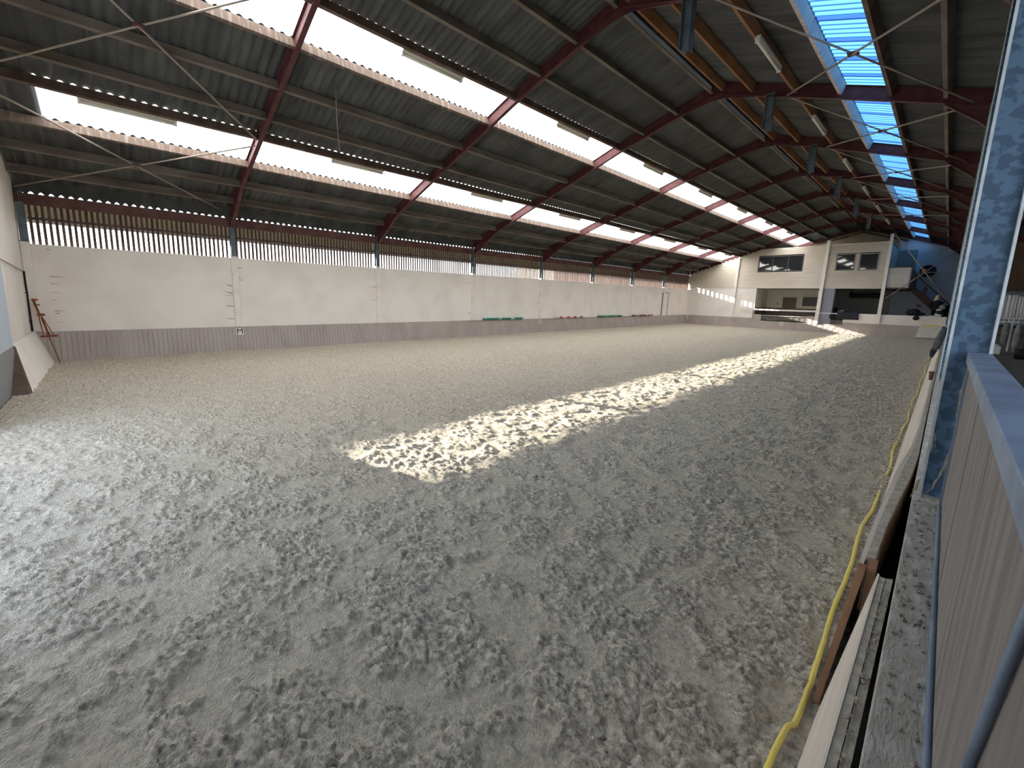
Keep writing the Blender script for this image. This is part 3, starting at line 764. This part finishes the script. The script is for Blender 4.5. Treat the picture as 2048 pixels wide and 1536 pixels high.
fan = thing('wall_fan', (-1.34, 42.5, 2.48), 'large dark round ventilation fan on the blue rear wall above the stairs', 'fan')
def ring(cx, cz, y, r, t, depth, seg=28):
    mb = MB(); vs = []; fs = []
    for k in range(seg):
        a = 2 * PI * k / seg
        for (rr, yy) in ((r, y), (r + t, y), (r + t, y + depth), (r, y + depth)):
            vs.append((cx + rr * math.cos(a), yy, cz + rr * math.sin(a)))
    for k in range(seg):
        o = k * 4; p = ((k + 1) % seg) * 4
        for e in range(4): fs.append((o + e, p + e, p + (e + 1) % 4, o + (e + 1) % 4))
    mb.add(vs, fs); return mb
build('housing', ring(-1.34, 2.48, 42.45, .36, .05, .3), 'soft_black', fan)
build('hub', MB().tube([(-1.34, 42.50, 2.48), (-1.34, 42.62, 2.48)], .09, 14), 'frame_dark', fan)
for k in range(5):
    a = 2 * PI * k / 5; c_, s_ = math.cos(a), math.sin(a)
    build('blade', MB().add([(-1.34 + .08 * c_ - .04 * s_, 42.52, 2.48 + .08 * s_ + .04 * c_), (-1.34 + .35 * c_ - .12 * s_, 42.50, 2.48 + .35 * s_ + .12 * c_),
                             (-1.34 + .35 * c_ + .10 * s_, 42.60, 2.48 + .35 * s_ - .10 * c_), (-1.34 + .08 * c_ + .04 * s_, 42.57, 2.48 + .08 * s_ - .04 * c_)], [(0, 1, 2, 3)]), 'frame_dark', fan)
build('back_plate', MB().tube([(-1.34, 42.70, 2.48), (-1.34, 42.76, 2.48)], .37, 28), 'soft_black', fan)
build('wall_pipe', MB().tube([(-1.9, 42.40, 2.42), (.6, 42.40, 2.30)], .022, 8), 'blue_grey', label='thin horizontal pipe passing in front of the dark wall fan', cat='pipe')

br = thing('cross_brace', (-1.4, YE - .05, 2.2), 'large X of pale brace rods across the open corner of the end wall', 'brace')
build('rod', MB().tube([(-2.93, YE - .16, 4.56), (-.10, YE - .16, .36)], .035, 8), 'rod', br)
build('rod', MB().tube([(.07, YE - .10, 3.55), (-2.93, YE - .10, .46)], .022, 8), 'rod', br)
build('gusset', MB().box(-1.45, -1.27, YE - .19, YE - .07, 2.14, 2.34), 'rust', br)

# room under the clad wall, right of the middle post
build('heater_panel', MB().box(-5.2, -3.3, 41.5, 41.65, .55, .95).box(-5.1, -5.05, 41.5, 41.6, .95, 1.14).box(-3.45, -3.4, 41.5, 41.6, .95, 1.14), 'black',
      label='long black box hanging in the dark room under the clad wall', cat='heater')
build('side_table', MB().box(-5.6, -4.9, 38.4, 38.9, -.52, -.47).box(-5.55, -5.50, 38.45, 38.5, -1.05, -.52).box(-4.98, -4.93, 38.45, 38.5, -1.05, -.52).box(-5.55, -5.50, 38.8, 38.85, -1.05, -.52).box(-4.98, -4.93, 38.8, 38.85, -1.05, -.52), 'wood_dark',
      label='dark low table behind the gap in the end wall', cat='table')
build('bag', MB().ball((-5.45, 38.6, -.33), .15, .12, .135).tube([(-5.52, 38.6, -.25), (-5.45, 38.6, -.16), (-5.38, 38.6, -.25)], .012, 6), 'black',
      label='small black bag on the dark table behind the end wall', cat='bag')
build('box', MB().box(-5.28, -4.98, 38.5, 38.7, -.47, -.36).box(-5.29, -4.97, 38.49, 38.71, -.37, -.355), 'outside_wall', label='small flat brown box beside the black bag', cat='box')
# folded quilted rug over the parapet end
mb = MB()
nseg = 12
sec = [(YE - .14, -.98), (YE - .16, -.70), (YE - .12, -.50), (YE + .0, -.43), (YE + .14, -.45), (YE + .24, -.56), (YE + .26, -.85)]
vs = []; fs = []
for i_ in range(nseg + 1):
    t = i_ / nseg; x = -5.28 + t * 1.18
    for (yy, zz) in sec:
        puff = .02 * math.sin(t * PI * 9)
        vs.append((x + (zz + .45) * -.12, yy + (-puff if yy < YE else puff), zz - (.06 if t < .12 else 0) + .006 * math.sin(t * 20)))
for i_ in range(nseg):
    for j_ in range(len(sec) - 1):
        a = i_ * len(sec) + j_; fs.append((a, a + len(sec), a + len(sec) + 1, a + 1))
mb.add(vs, fs, 0, True)
rg = build('horse_rug', mb, 'soft_black', label='dark quilted horse rug folded over the left end of the white parapet', cat='rug')
sl_ = rg.modifiers.new('thick', 'SOLIDIFY'); sl_.thickness = .05
build('rug_end', MB().ball((-5.42, YE - .02, -.80), .22, .15, .22, jit=.04), 'black', label='black bundle hanging beside the folded horse rug', cat='bundle')

# things on the parapet
build('bag', MB().ball((-1.50, YE + .16, -.36), .34, .2, .25, jit=.05).ball((-1.22, YE + .18, -.45), .28, .18, .12, jit=.05).ball((-1.55, YE + .16, -.12), .12, .1, .08, mi=1), ['black', 'dull_red'],
      label='slumped black bag with a small reddish top behind the white parapet', cat='bag')
hm = thing('riding_cap', (-1.33, YE - .10, -.85), 'round black riding helmet hanging on the front of the white parapet', 'helmet')
build('shell', MB().ball((-1.33, YE - .12, -.70), .15, .11, .15), 'black', hm)
build('peak', MB().box(-1.44, -1.22, YE - .27, YE - .20, -.74, -.71), 'black', hm)
build('strap', MB().tube([(-1.40, YE - .05, -.60), (-1.36, YE + .02, -.54), (-1.33, YE + .08, -.60)], .012, 6), 'black', hm)
hm = thing('riding_cap', (-.29, YE + .05, -.45), 'pale grey riding helmet lying on gear at the right end of the parapet', 'helmet')
build('shell', MB().ball((-.29, YE + .26, .02), .16, .15, .15), 'cloth_grey', hm)
build('peak', MB().box(-.42, -.18, YE + .06, YE + .14, -.04, -.01), 'cloth_grey', hm)
build('pad', MB().ball((-.40, YE + .26, -.16), .15, .12, .08), 'blue_grey', hm)
build('gear', MB().ball((-.36, YE + .26, -.34), .20, .12, .24, jit=.08), 'soft_black', hm)
build('gloves', MB().ball((-.38, YE - .0, -.49), .13, .07, .075, jit=.1).ball((-.50, YE + .0, -.46), .05, .05, .10, jit=.1), 'white',
      label='white riding gloves on the parapet under the grey helmet', cat='gloves')
build('plank', MB().box(-.80, -.57, YE - .05, YE + .12, -.57, -.51), 'white', label='short white board on top of the parapet at its right end', cat='board')
rb = MB()
for q in range(5):
    a = q * .5
    rb.tube([(-1.0 + .8 * t, YE - .10 - .03 * math.sin(t * 6 + q), -1.15 + .02 * q * .6 + .015 * math.sin(t * 9 + a)) for t in np.linspace(0, 1, 14)], .012, 6)
build('hose_coil', rb, 'yellow', label='yellow hose laid in loops on the end kick boards, right end', cat='hose')
mt = MB(); x = -1.16
mb = MB()
for q in range(9):
    xa = -1.10 + q * .108; xb = xa + .100
    mb.hexa([(xa - .10, YE - .27, -1.90), (xb - .10, YE - .27, -1.90), (xb - .10, YE - .24, -1.90), (xa - .10, YE - .24, -1.90),
             (xa, YE - .06, -1.17), (xb, YE - .06, -1.17), (xb, YE - .03, -1.17), (xa, YE - .03, -1.17)])
build('pale_panel', mb, 'panel_white', label='pale corrugated sheet leaning on the end kick boards in the right corner', cat='panel')

# person in black with long fair hair behind the parapet
px, py, pz = -.56, 38.75, -1.05
ps = thing('person', (px, py, pz), 'person with long fair hair in a black jacket standing behind the parapet', 'person')
def lathe_stack(mb, rings, seg=14, mi=0):
    vs = []; fs = []
    for (cx, cy, cz, rx, ry) in rings:
        for k in range(seg):
            a = 2 * PI * k / seg; vs.append((cx + rx * math.cos(a), cy + ry * math.sin(a), cz))
    for i_ in range(len(rings) - 1):
        for k in range(seg):
            fs.append((i_ * seg + k, i_ * seg + (k + 1) % seg, (i_ + 1) * seg + (k + 1) % seg, (i_ + 1) * seg + k))
    fs.append(tuple(range((len(rings) - 1) * seg, len(rings) * seg))); fs.append(tuple(reversed(range(seg))))
    mb.add(vs, fs, mi, True); return mb
bd = MB()
lathe_stack(bd, [(px, py, pz + .82, .17, .13), (px, py, pz + 1.0, .15, .12), (px, py, pz + 1.2, .18, .13), (px, py, pz + 1.38, .20, .12), (px, py, pz + 1.45, .10, .09), (px, py, pz + 1.52, .055, .06), (px + .01, py, pz + 1.58, .06, .065),
                 (px + .02, py - .01, pz + 1.64, .08, .09), (px + .02, py - .01, pz + 1.70, .085, .10), (px + .01, py, pz + 1.76, .075, .09), (px, py, pz + 1.80, .03, .04)])
build('body', bd, 'skin', ps)
build('nose', MB().ball((px + .10, py - .04, pz + 1.67), .016, .014, .02, 8, 6), 'skin', ps)
for e in (-1, 1):
    build('eye', MB().ball((px + .085, py - .03 + e * .03, pz + 1.70), .01, .01, .008, 8, 6), 'black', ps)
jk = MB()
lathe_stack(jk, [(px, py, pz + .78, .20, .16), (px, py, pz + 1.0, .19, .15), (px, py, pz + 1.2, .21, .15), (px, py, pz + 1.40, .22, .14), (px, py, pz + 1.47, .12, .10), (px, py, pz + 1.50, .07, .07)])
jk.tube([(px - .20, py, pz + 1.40), (px - .27, py - .04, pz + 1.12), (px - .12, py - .26, pz + .98)], [.07, .055, .045], 10)
jk.tube([(px + .20, py, pz + 1.40), (px + .30, py - .04, pz + 1.14), (px + .26, py - .28, pz + .98)], [.07, .055, .045], 10)
build('jacket', jk, 'black', ps)
tr_ = MB()
tr_.tube([(px - .09, py, pz + .86), (px - .10, py - .02, pz + .46), (px - .10, py, pz + .06)], [.10, .07, .05], 10).tube([(px + .09, py, pz + .86), (px + .10, py - .02, pz + .46), (px + .10, py, pz + .06)], [.10, .07, .05], 10)
tr_.ball((px - .10, py - .06, pz + .04), .05, .12, .04).ball((px + .10, py - .06, pz + .04), .05, .12, .04)
build('trousers', tr_, 'black', ps)
hr = MB(); lathe_stack(hr, [(px - .06, py + .03, pz + 1.42, .10, .09), (px - .05, py + .02, pz + 1.52, .11, .10), (px - .03, py + .02, pz + 1.64, .10, .11), (px - .01, py + .01, pz + 1.74, .10, .11), (px, py + .01, pz + 1.81, .06, .07), (px, py, pz + 1.83, .02, .02)])
build('hair', hr, 'blond', ps)
for sx, hx in ((-1, (px - .10, py - .32, pz + .97)), (1, (px + .25, py - .34, pz + .97))):
    hd = MB().ball(hx, .04, .05, .022, 10, 7)
    for q in range(4):
        hd.tube([(hx[0] - .03 + q * .02, hx[1] - .03, hx[2]), (hx[0] - .032 + q * .022, hx[1] - .075 - .008 * (q in (1, 2)), hx[2] - .004), (hx[0] - .032 + q * .022, hx[1] - .10 - .01 * (q in (1, 2)), hx[2] - .018)], [.010, .009, .007], 6)
    hd.tube([(hx[0] - sx * .035, hx[1], hx[2]), (hx[0] - sx * .06, hx[1] - .04, hx[2] - .01)], [.011, .008], 6)
    build('hand', hd, 'skin', ps)
build('cabinet', MB().box(-.40, .02, 39.2, 39.7, -1.05, .12).box(-.42, .04, 39.18, 39.72, .12, .15), 'black', label='black cabinet behind the parapet in the right corner', cat='cabinet')
build('notice', MB().box(-1.60, -1.35, YG - .05, YG - .02, -.05, .16), 'cloth_grey', label='small grey notice on the rear wall under the brown stairs', cat='notice')

# ------------------------------------------------------------------ right side: columns, ledge, kick boards, rail panel
struct('wall_right_low', MB().box(.0, .104, -2.0, YE, -2.1, -.955), 'concrete', bevel=.004)
for i, y in enumerate(FR[:8]):
    r = thing('steel_column', (.09, y, -.955), 'galvanised H column on the right ledge, %s' % ('nearest the camera' if i == 0 else '%s from the camera' % ORD[i] if i < 7 else 'against the end wall'),
              'column', 'galvanised columns along the right ledge')
    zt = zr(.05) + .05
    q = MB().box(.020, .030, y - .07, y + .07, -.955, zt).box(.150, .160, y - .07, y + .07, -1.4, zt)
    build('flange', MB().box(.020, .030, y - .07, y + .07, -.955, zt), 'flange', r)
    build('flange', MB().box(.150, .160, y - .07, y + .07, -.955, zt), 'flange', r)
    build('web', MB().box(.030, .150, y - .005, y + .005, -.955, zt), 'spangle', r)

# sloping kick board run on the right: two planks thick, its near end open
KY = [2.50, 3.0, 3.5, 4.1, 4.6, 5.2, 6.0, 9.0, 37.6]
def xf(y): return float(np.interp(y, [2.5, 3.1, 4.1, 5.0, 6.0, 38], [-.126, -.123, -.104, -.062, -.048, -.048]))
def xb(y): return float(np.interp(y, [2.5, 3.0, 4.1, 4.7, 38], [-.072, -.064, -.016, -.003, -.003]))
def loft(secs, mi=0):
    m_ = MB(); vs = [p for sc in secs for p in sc]; k_ = len(secs[0]); fs = []
    for a in range(len(secs) - 1):
        for e in range(k_):
            p0 = a * k_ + e; p1 = a * k_ + (e + 1) % k_; fs.append((p0, p0 + k_, p1 + k_, p1))
    fs += [tuple(range(k_)), tuple(reversed(range((len(secs) - 1) * k_, len(secs) * k_)))]
    m_.add(vs, fs, mi); return m_
ky = sorted(set(KY + list(np.linspace(2.5, 6.0, 15)) + list(np.linspace(6, 37.6, 40))))
struct('baseboard_right', loft([[(-.200, y, -1.98), (-.176, y, -1.98), ((xf(y) * 2 + xb(y)) / 3 - .001 if y < 6 else xf(y) + .015, y, -1.18), (xf(y), y, -1.18)] for y in ky]), 'pale_wood')
r = thing('kick_plank', (-.09, 2.5, -1.98), 'thick second plank behind the right kick boards, ending above a brown end board', 'plank')
rr = random.Random(3)
def xm(y): return (xf(y) * 2 + xb(y)) / 3 if y < 6 else xf(y) + .016
secs = []
for yv in ky:
    if yv < 2.52: yv = 2.55
    zz = -1.168 + rr.uniform(-.005, .005)
    secs.append([(xm(yv), yv, -1.45), (xb(yv) - .006, yv, -1.45), (xb(yv) - .006, yv, zz), (xm(yv), yv, zz)])
build('board', loft(secs), 'grey_wood_dirty', r)
build('inner_face', loft([[(xb(y) - .0055, y, -1.42), (xb(y) - .001, y, -1.42), (xb(y) - .001, y, -1.18), (xb(y) - .0055, y, -1.18)] for y in ky if 2.55 <= y <= 4.9]), 'brown_wood', r)
build('end_board', MB().hexa([(-.202, 2.44, -1.98), (-.178, 2.44, -1.98), (-.178, 2.50, -1.98), (-.202, 2.50, -1.98), (-.126, 2.44, -1.19), (-.098, 2.44, -1.19), (-.098, 2.50, -1.19), (-.126, 2.50, -1.19)]), 'brown_wood', r)
build('packing_block', MB().box(-.095, -.066, 2.47, 2.545, -1.62, -1.17), 'brown_wood', r)

# nearest board leaning toward the ledge
r = thing('kick_plank', (-.12, 1.2, -1.98), 'weathered grey board leaning against the ledge at the bottom right, dirt along its top', 'plank')
build('board', MB().hexa([(-.215, -.4, -1.98), (-.209, -.4, -1.98), (-.166, 2.36, -1.98), (-.175, 2.36, -1.98),
                          (-.080, -.4, -1.195), (-.073, -.4, -1.192), (-.051, 2.41, -1.168), (-.057, 2.42, -1.17)]), 'pale_wood', r)
build('back_board', MB().hexa([(-.205, -.4, -1.98), (-.12, -.4, -1.98), (-.10, 2.36, -1.98), (-.165, 2.36, -1.98),
                               (-.072, -.4, -1.196), (-.049, -.4, -1.196), (-.031, 2.40, -1.172), (-.050, 2.40, -1.172)]), 'grey_wood_dirty', r)
build('back_board', MB().hexa([(-.115, -.4, -1.98), (-.08, -.4, -1.98), (-.06, 2.36, -1.98), (-.09, 2.36, -1.98),
                               (-.047, -.4, -1.210), (-.025, -.4, -1.210), (-.008, 2.43, -1.176), (-.029, 2.41, -1.176)]), 'grey_wood_dirty', r)

# barrier panel with cap rail beside the camera
r = thing('barrier_panel', (.12, 1.3, -.96), 'brown board barrier with a galvanised cap rail beside the nearest column', 'barrier')
pb = MB(); y = -1.2
pb.box(.104, .124, -1.2, 2.93, -.955, -.23)
rr = random.Random(5)
y = -1.2
while y < 2.90:
    w_ = .29
    pb.box(.100 + rr.uniform(0, .0015), .106, y + .0012, min(y + w_, 2.925) - .0012, -.935, -.235); y += w_
build('boards', pb, 'panel_board', r)
cp = MB().prism([(.086, -.250), (.086, -.206), (.088, -.204), (.158, -.204), (.160, -.206), (.160, -.250), (.158, -.250), (.158, -.212), (.089, -.212), (.089, -.250)], -1.2, 2.96)
build('cap_rail', cp, 'galv', r)
build('edge_channel', MB().box(.092, .106, 2.905, 2.93, -.955, -.25), 'galv', r)
build('bottom_pipe', MB().tube([(.094, -1.2, -.944), (.094, 2.86, -.944)], .0075, 10), 'galv', r)
build('brace_pipe', MB().tube([(.094, .623, -.215), (.094, .916, -.945)], .0052, 14), 'galv', r)

# yellow hose along the foot of the kick boards
def sandz(x, y):
    return float(sand_height(np.array([x]), np.array([y]))[0]) + SAND
hp = []; y = .2
while y < 30:
    x = -.245 - .012 * math.sin(y * 1.7) - .008 * math.sin(y * 4.1 + 1) - (.015 if 1.4 < y < 2.2 else 0)
    z = sandz(x, y) + .012 - (.022 if math.sin(y * 2.3) > .80 and y > 4 else 0)
    hp.append((x, y, z)); y += .06 if y < 6 else .2
build('garden_hose', MB().tube(hp, .0125, 10), 'yellow', label='long yellow hose lying on the sand along the right kick boards', cat='hose')

# jacket hung over the right kick boards and a small round form added for the opening in their top
jy = 12.86
jk = thing('hung_jacket', (-.03, jy, -.96), 'dark grey jacket with a blue hem hung from the third column over the right boards', 'jacket')
def folded(rings, seg=26, nf=7, amp=.16, ph=0.0):
    mb = MB(); vs = []; fs = []
    for q, (cx, cy, cz, rx, ry) in enumerate(rings):
        for k in range(seg):
            a = 2 * PI * k / seg; f = 1 + amp * math.sin(nf * a + ph + q * .35) * (.3 + .7 * q / len(rings)) + random.uniform(-.03, .03)
            vs.append((cx + rx * math.cos(a) * f, cy + ry * math.sin(a) * f, cz + .012 * math.sin(3 * a + q)))
    for q in range(len(rings) - 1):
        for k in range(seg):
            fs.append((q * seg + k, (q + 1) * seg + k, (q + 1) * seg + (k + 1) % seg, q * seg + (k + 1) % seg))
    fs.append(tuple(reversed(range(seg)))); fs.append(tuple(range((len(rings) - 1) * seg, len(rings) * seg)))
    mb.add(vs, fs, 0, True); return mb
build('body', folded([(.0, jy, -.42, .025, .06), (-.01, jy, -.46, .045, .14), (-.025, jy - .01, -.54, .055, .20), (-.045, jy - .02, -.66, .055, .21), (-.065, jy - .02, -.78, .055, .21), (-.075, jy - .02, -.86, .05, .20)]), 'jacket', jk)
build('hem', folded([(-.085, jy - .06, -.84, .045, .12), (-.105, jy - .06, -.92, .05, .13), (-.115, jy - .05, -1.0, .035, .10), (-.115, jy - .05, -1.04, .02, .05)], nf=5), 'soft_black', jk)
build('sleeve', MB().tube([(-.02, jy - .15, -.50), (-.055, jy - .22, -.68), (-.08, jy - .20, -.88)], [.045, .04, .03], 10), 'jacket', jk)
build('sleeve', MB().tube([(-.03, jy + .12, -.50), (-.07, jy + .16, -.66), (-.10, jy + .10, -.82)], [.04, .038, .03], 10), 'jacket', jk)
build('collar', MB().tube([(.012, jy - .06, -.43), (-.03, jy, -.40), (.012, jy + .06, -.43)], .018, 8), 'soft_black', jk)
build('hook', MB().tube([(.02, 12.97, -.36), (.0, 12.9, -.36), (-.005, jy, -.39)], .006, 6), 'galv', jk)
build('opening_rim', MB().tube([(-.05, 9.7, -1.16), (-.05, 9.7, -1.02)], [.02, .035], 14), 'stair_wood',
      label='small brown tub added for the opening in the right boards near the hung jacket', cat='tub')

# rough clumps of sand and dust on the ledge and boards, cobwebs on the nearest column
rr = random.Random(11)
def clumps(n, f, label):
    cl = MB()
    for q in range(n):
        x, y, z = f(q)
        s0 = rr.uniform(.0015, .0055) * (1 if y < 3 else 1.6)
        cl.ball((x, y, z + s0 * .8 + .0005), s0 * 1.3, s0 * rr.uniform(1.0, 2.2), s0 * .8, 7, 5, jit=.3)
    build('dust_clumps', cl, 'clump', kind='stuff', label=label, cat='dust')
clumps(170, lambda q: (rr.uniform(.008, .084), rr.uniform(1.0, 2.9) if q < 120 else rr.uniform(3.15, 7.9), -.955), 'dry sand clumps scattered on the concrete ledge')
def fp_(q):
    y = rr.uniform(.9, 2.3); t_ = (y + .4) / 2.8
    return (-.045 + t_ * .024 + rr.uniform(-.012, .012), y, -1.196 + t_ * .024)
clumps(90, fp_, 'dry sand clumps on the top of the leaning grey board')
cw = MB(); rr = random.Random(4)
def strand(p0, p1, sag, r0, n=10):
    p0 = Vector(p0); p1 = Vector(p1); pts = []; rs = []
    for i_ in range(n):
        t = i_ / (n - 1); p = p0.lerp(p1, t) + Vector((rr.uniform(-.003, .003), 0, -sag * math.sin(PI * t) + rr.uniform(-.006, .006)))
        pts.append(p); rs.append(r0 * rr.uniform(.5, 1.5))
    cw.tube(pts, rs, 6)
strand((.098, 2.90, -.27), (.088, 2.96, -.42), .0, .0045); strand((.088, 2.96, -.42), (.095, 2.93, -.55), .0, .0025)
strand((.098, 2.92, -.66), (.060, 2.98, -.90), .02, .0035); strand((.060, 2.98, -.90), (.035, 3.0, -.945), .0, .002)
strand((.098, 2.92, -.62), (.085, 2.97, -.80), .0, .002); strand((.032, 2.98, -.62), (.045, 2.98, -.70), 0, .0022)
strand((.030, 2.97, -.70), (.036, 2.98, -.62), 0, .003); strand((.015, 2.97, -.86), (-.006, 3.0, -.98), 0, .004)
strand((.096, 2.90, -.93), (.060, 2.97, -.95), 0, .004)
build('cobwebs', cw, 'cobweb', kind='stuff', label='dusty cobweb strands on the foot of the nearest column', cat='cobweb')

# ------------------------------------------------------------------ aisle on the right
struct('wall_right', MB().box(4.9, 5.1, 9.0, YG, -1.6, 2.3).box(4.9, 5.1, -7, 9.0, 1.9, 2.3), 'wood_dark')
struct('trim_7', MB().box(.3, 4.9, 34.0, 34.2, .9, 3.5), 'wood_dark')
rk = thing('equipment_rack', (1.55, 22.4, -1.4), 'white rail rack with pale hanging rugs in the aisle right of the nearest column', 'rack')
build('shelf', MB().box(1.02, 2.3, 22.0, 22.7, -.44, -.40).box(1.02, 2.3, 22.0, 22.04, -.32, -.29), 'white', rk)
for q in range(12):
    build('baluster', MB().box(1.03 + q * .11, 1.055 + q * .11, 22.0, 22.03, -.40, -.32), 'white', rk)
for q in range(4):
    build('leg', MB().box(1.05 + q * .4, 1.09 + q * .4, 22.05, 22.09, -1.4, -.44), 'white', rk)
for q, (xa, xb) in enumerate(((1.06, 1.25), (1.27, 1.47), (1.50, 1.66), (1.69, 1.90), (1.93, 2.2))):
    mb = MB(); n = 8; vs = []; fs = []
    for i_ in range(n + 1):
        x = xa + (xb - xa) * i_ / n; yy = 22.2 + .03 * math.sin(i_ * 1.9 + q)
        vs += [(x, yy, -.29), (x, yy, .44 + .03 * math.sin(q * 2)), (x, yy + .10, .44 + .03 * math.sin(q * 2)), (x, yy + .10, -.29)]
    for i_ in range(n):
        for e in range(4):
            p0 = i_ * 4 + e; p1 = i_ * 4 + (e + 1) % 4; fs.append((p0, p1, p1 + 4, p0 + 4))
    mb.add(vs, fs, 0, True)
    build('white_rug', mb, 'white', label='pale folded rug standing on the white aisle rack, %s from the column' % ORD[q], cat='rug', group='pale rugs on the aisle rack')
for q, (x, mn, zz) in enumerate(((1.12, 'soft_black', -.75), (1.34, 'cloth_grey', -.80), (1.60, 'cloth_grey', -.95), (1.80, 'jacket', -.85), (2.02, 'cloth_grey', -.92))):
    build('hanging_rug', MB().ball((x, 21.88, zz), .085, .07, -.44 - zz, 12, 9).tube([(x, 21.88, -.46), (x, 21.94, -.395), (x, 21.995, -.36)], .008, 6), mn,
          label='%s cloth bundle hanging below the aisle rack, %s from the column' % (['black', 'grey green', 'pale grey', 'dark grey', 'dull grey'][q], ORD[q]), cat='bundle', group='bundles below the aisle rack')
bx = thing('storage_box', (1.10, 20.5, -1.4), 'white plastic box with a domed lid on the aisle floor', 'box')
build('body', MB().box(.96, 1.24, 20.4, 20.8, -1.40, -1.18), 'white', bx)
build('lid', MB().ball((1.10, 20.6, -1.18), .15, .20, .09, 14, 8), 'white', bx)
build('bucket', MB().tube([(1.55, 19.0, -1.40), (1.55, 19.0, -1.10)], [.13, .16], 16), 'black', label='black bucket on the aisle floor below the rack', cat='bucket')

# ------------------------------------------------------------------ outside: a shed and a hedge seen through the slats
sh = thing('shed', (-32, 70, -2.1), 'low tan building outside, glimpsed through the far slat screens', 'building')
build('wall', MB().box(-36, -30, 37, 110, -2.1, 4.2), 'outside_wall', sh)
build('roof', MB().prism([(-30, 4.0), (-29.6, 4.0), (-33, 5.2), (-36.6, 4.0)], 36.5, 110.5), 'wood_dark', sh)
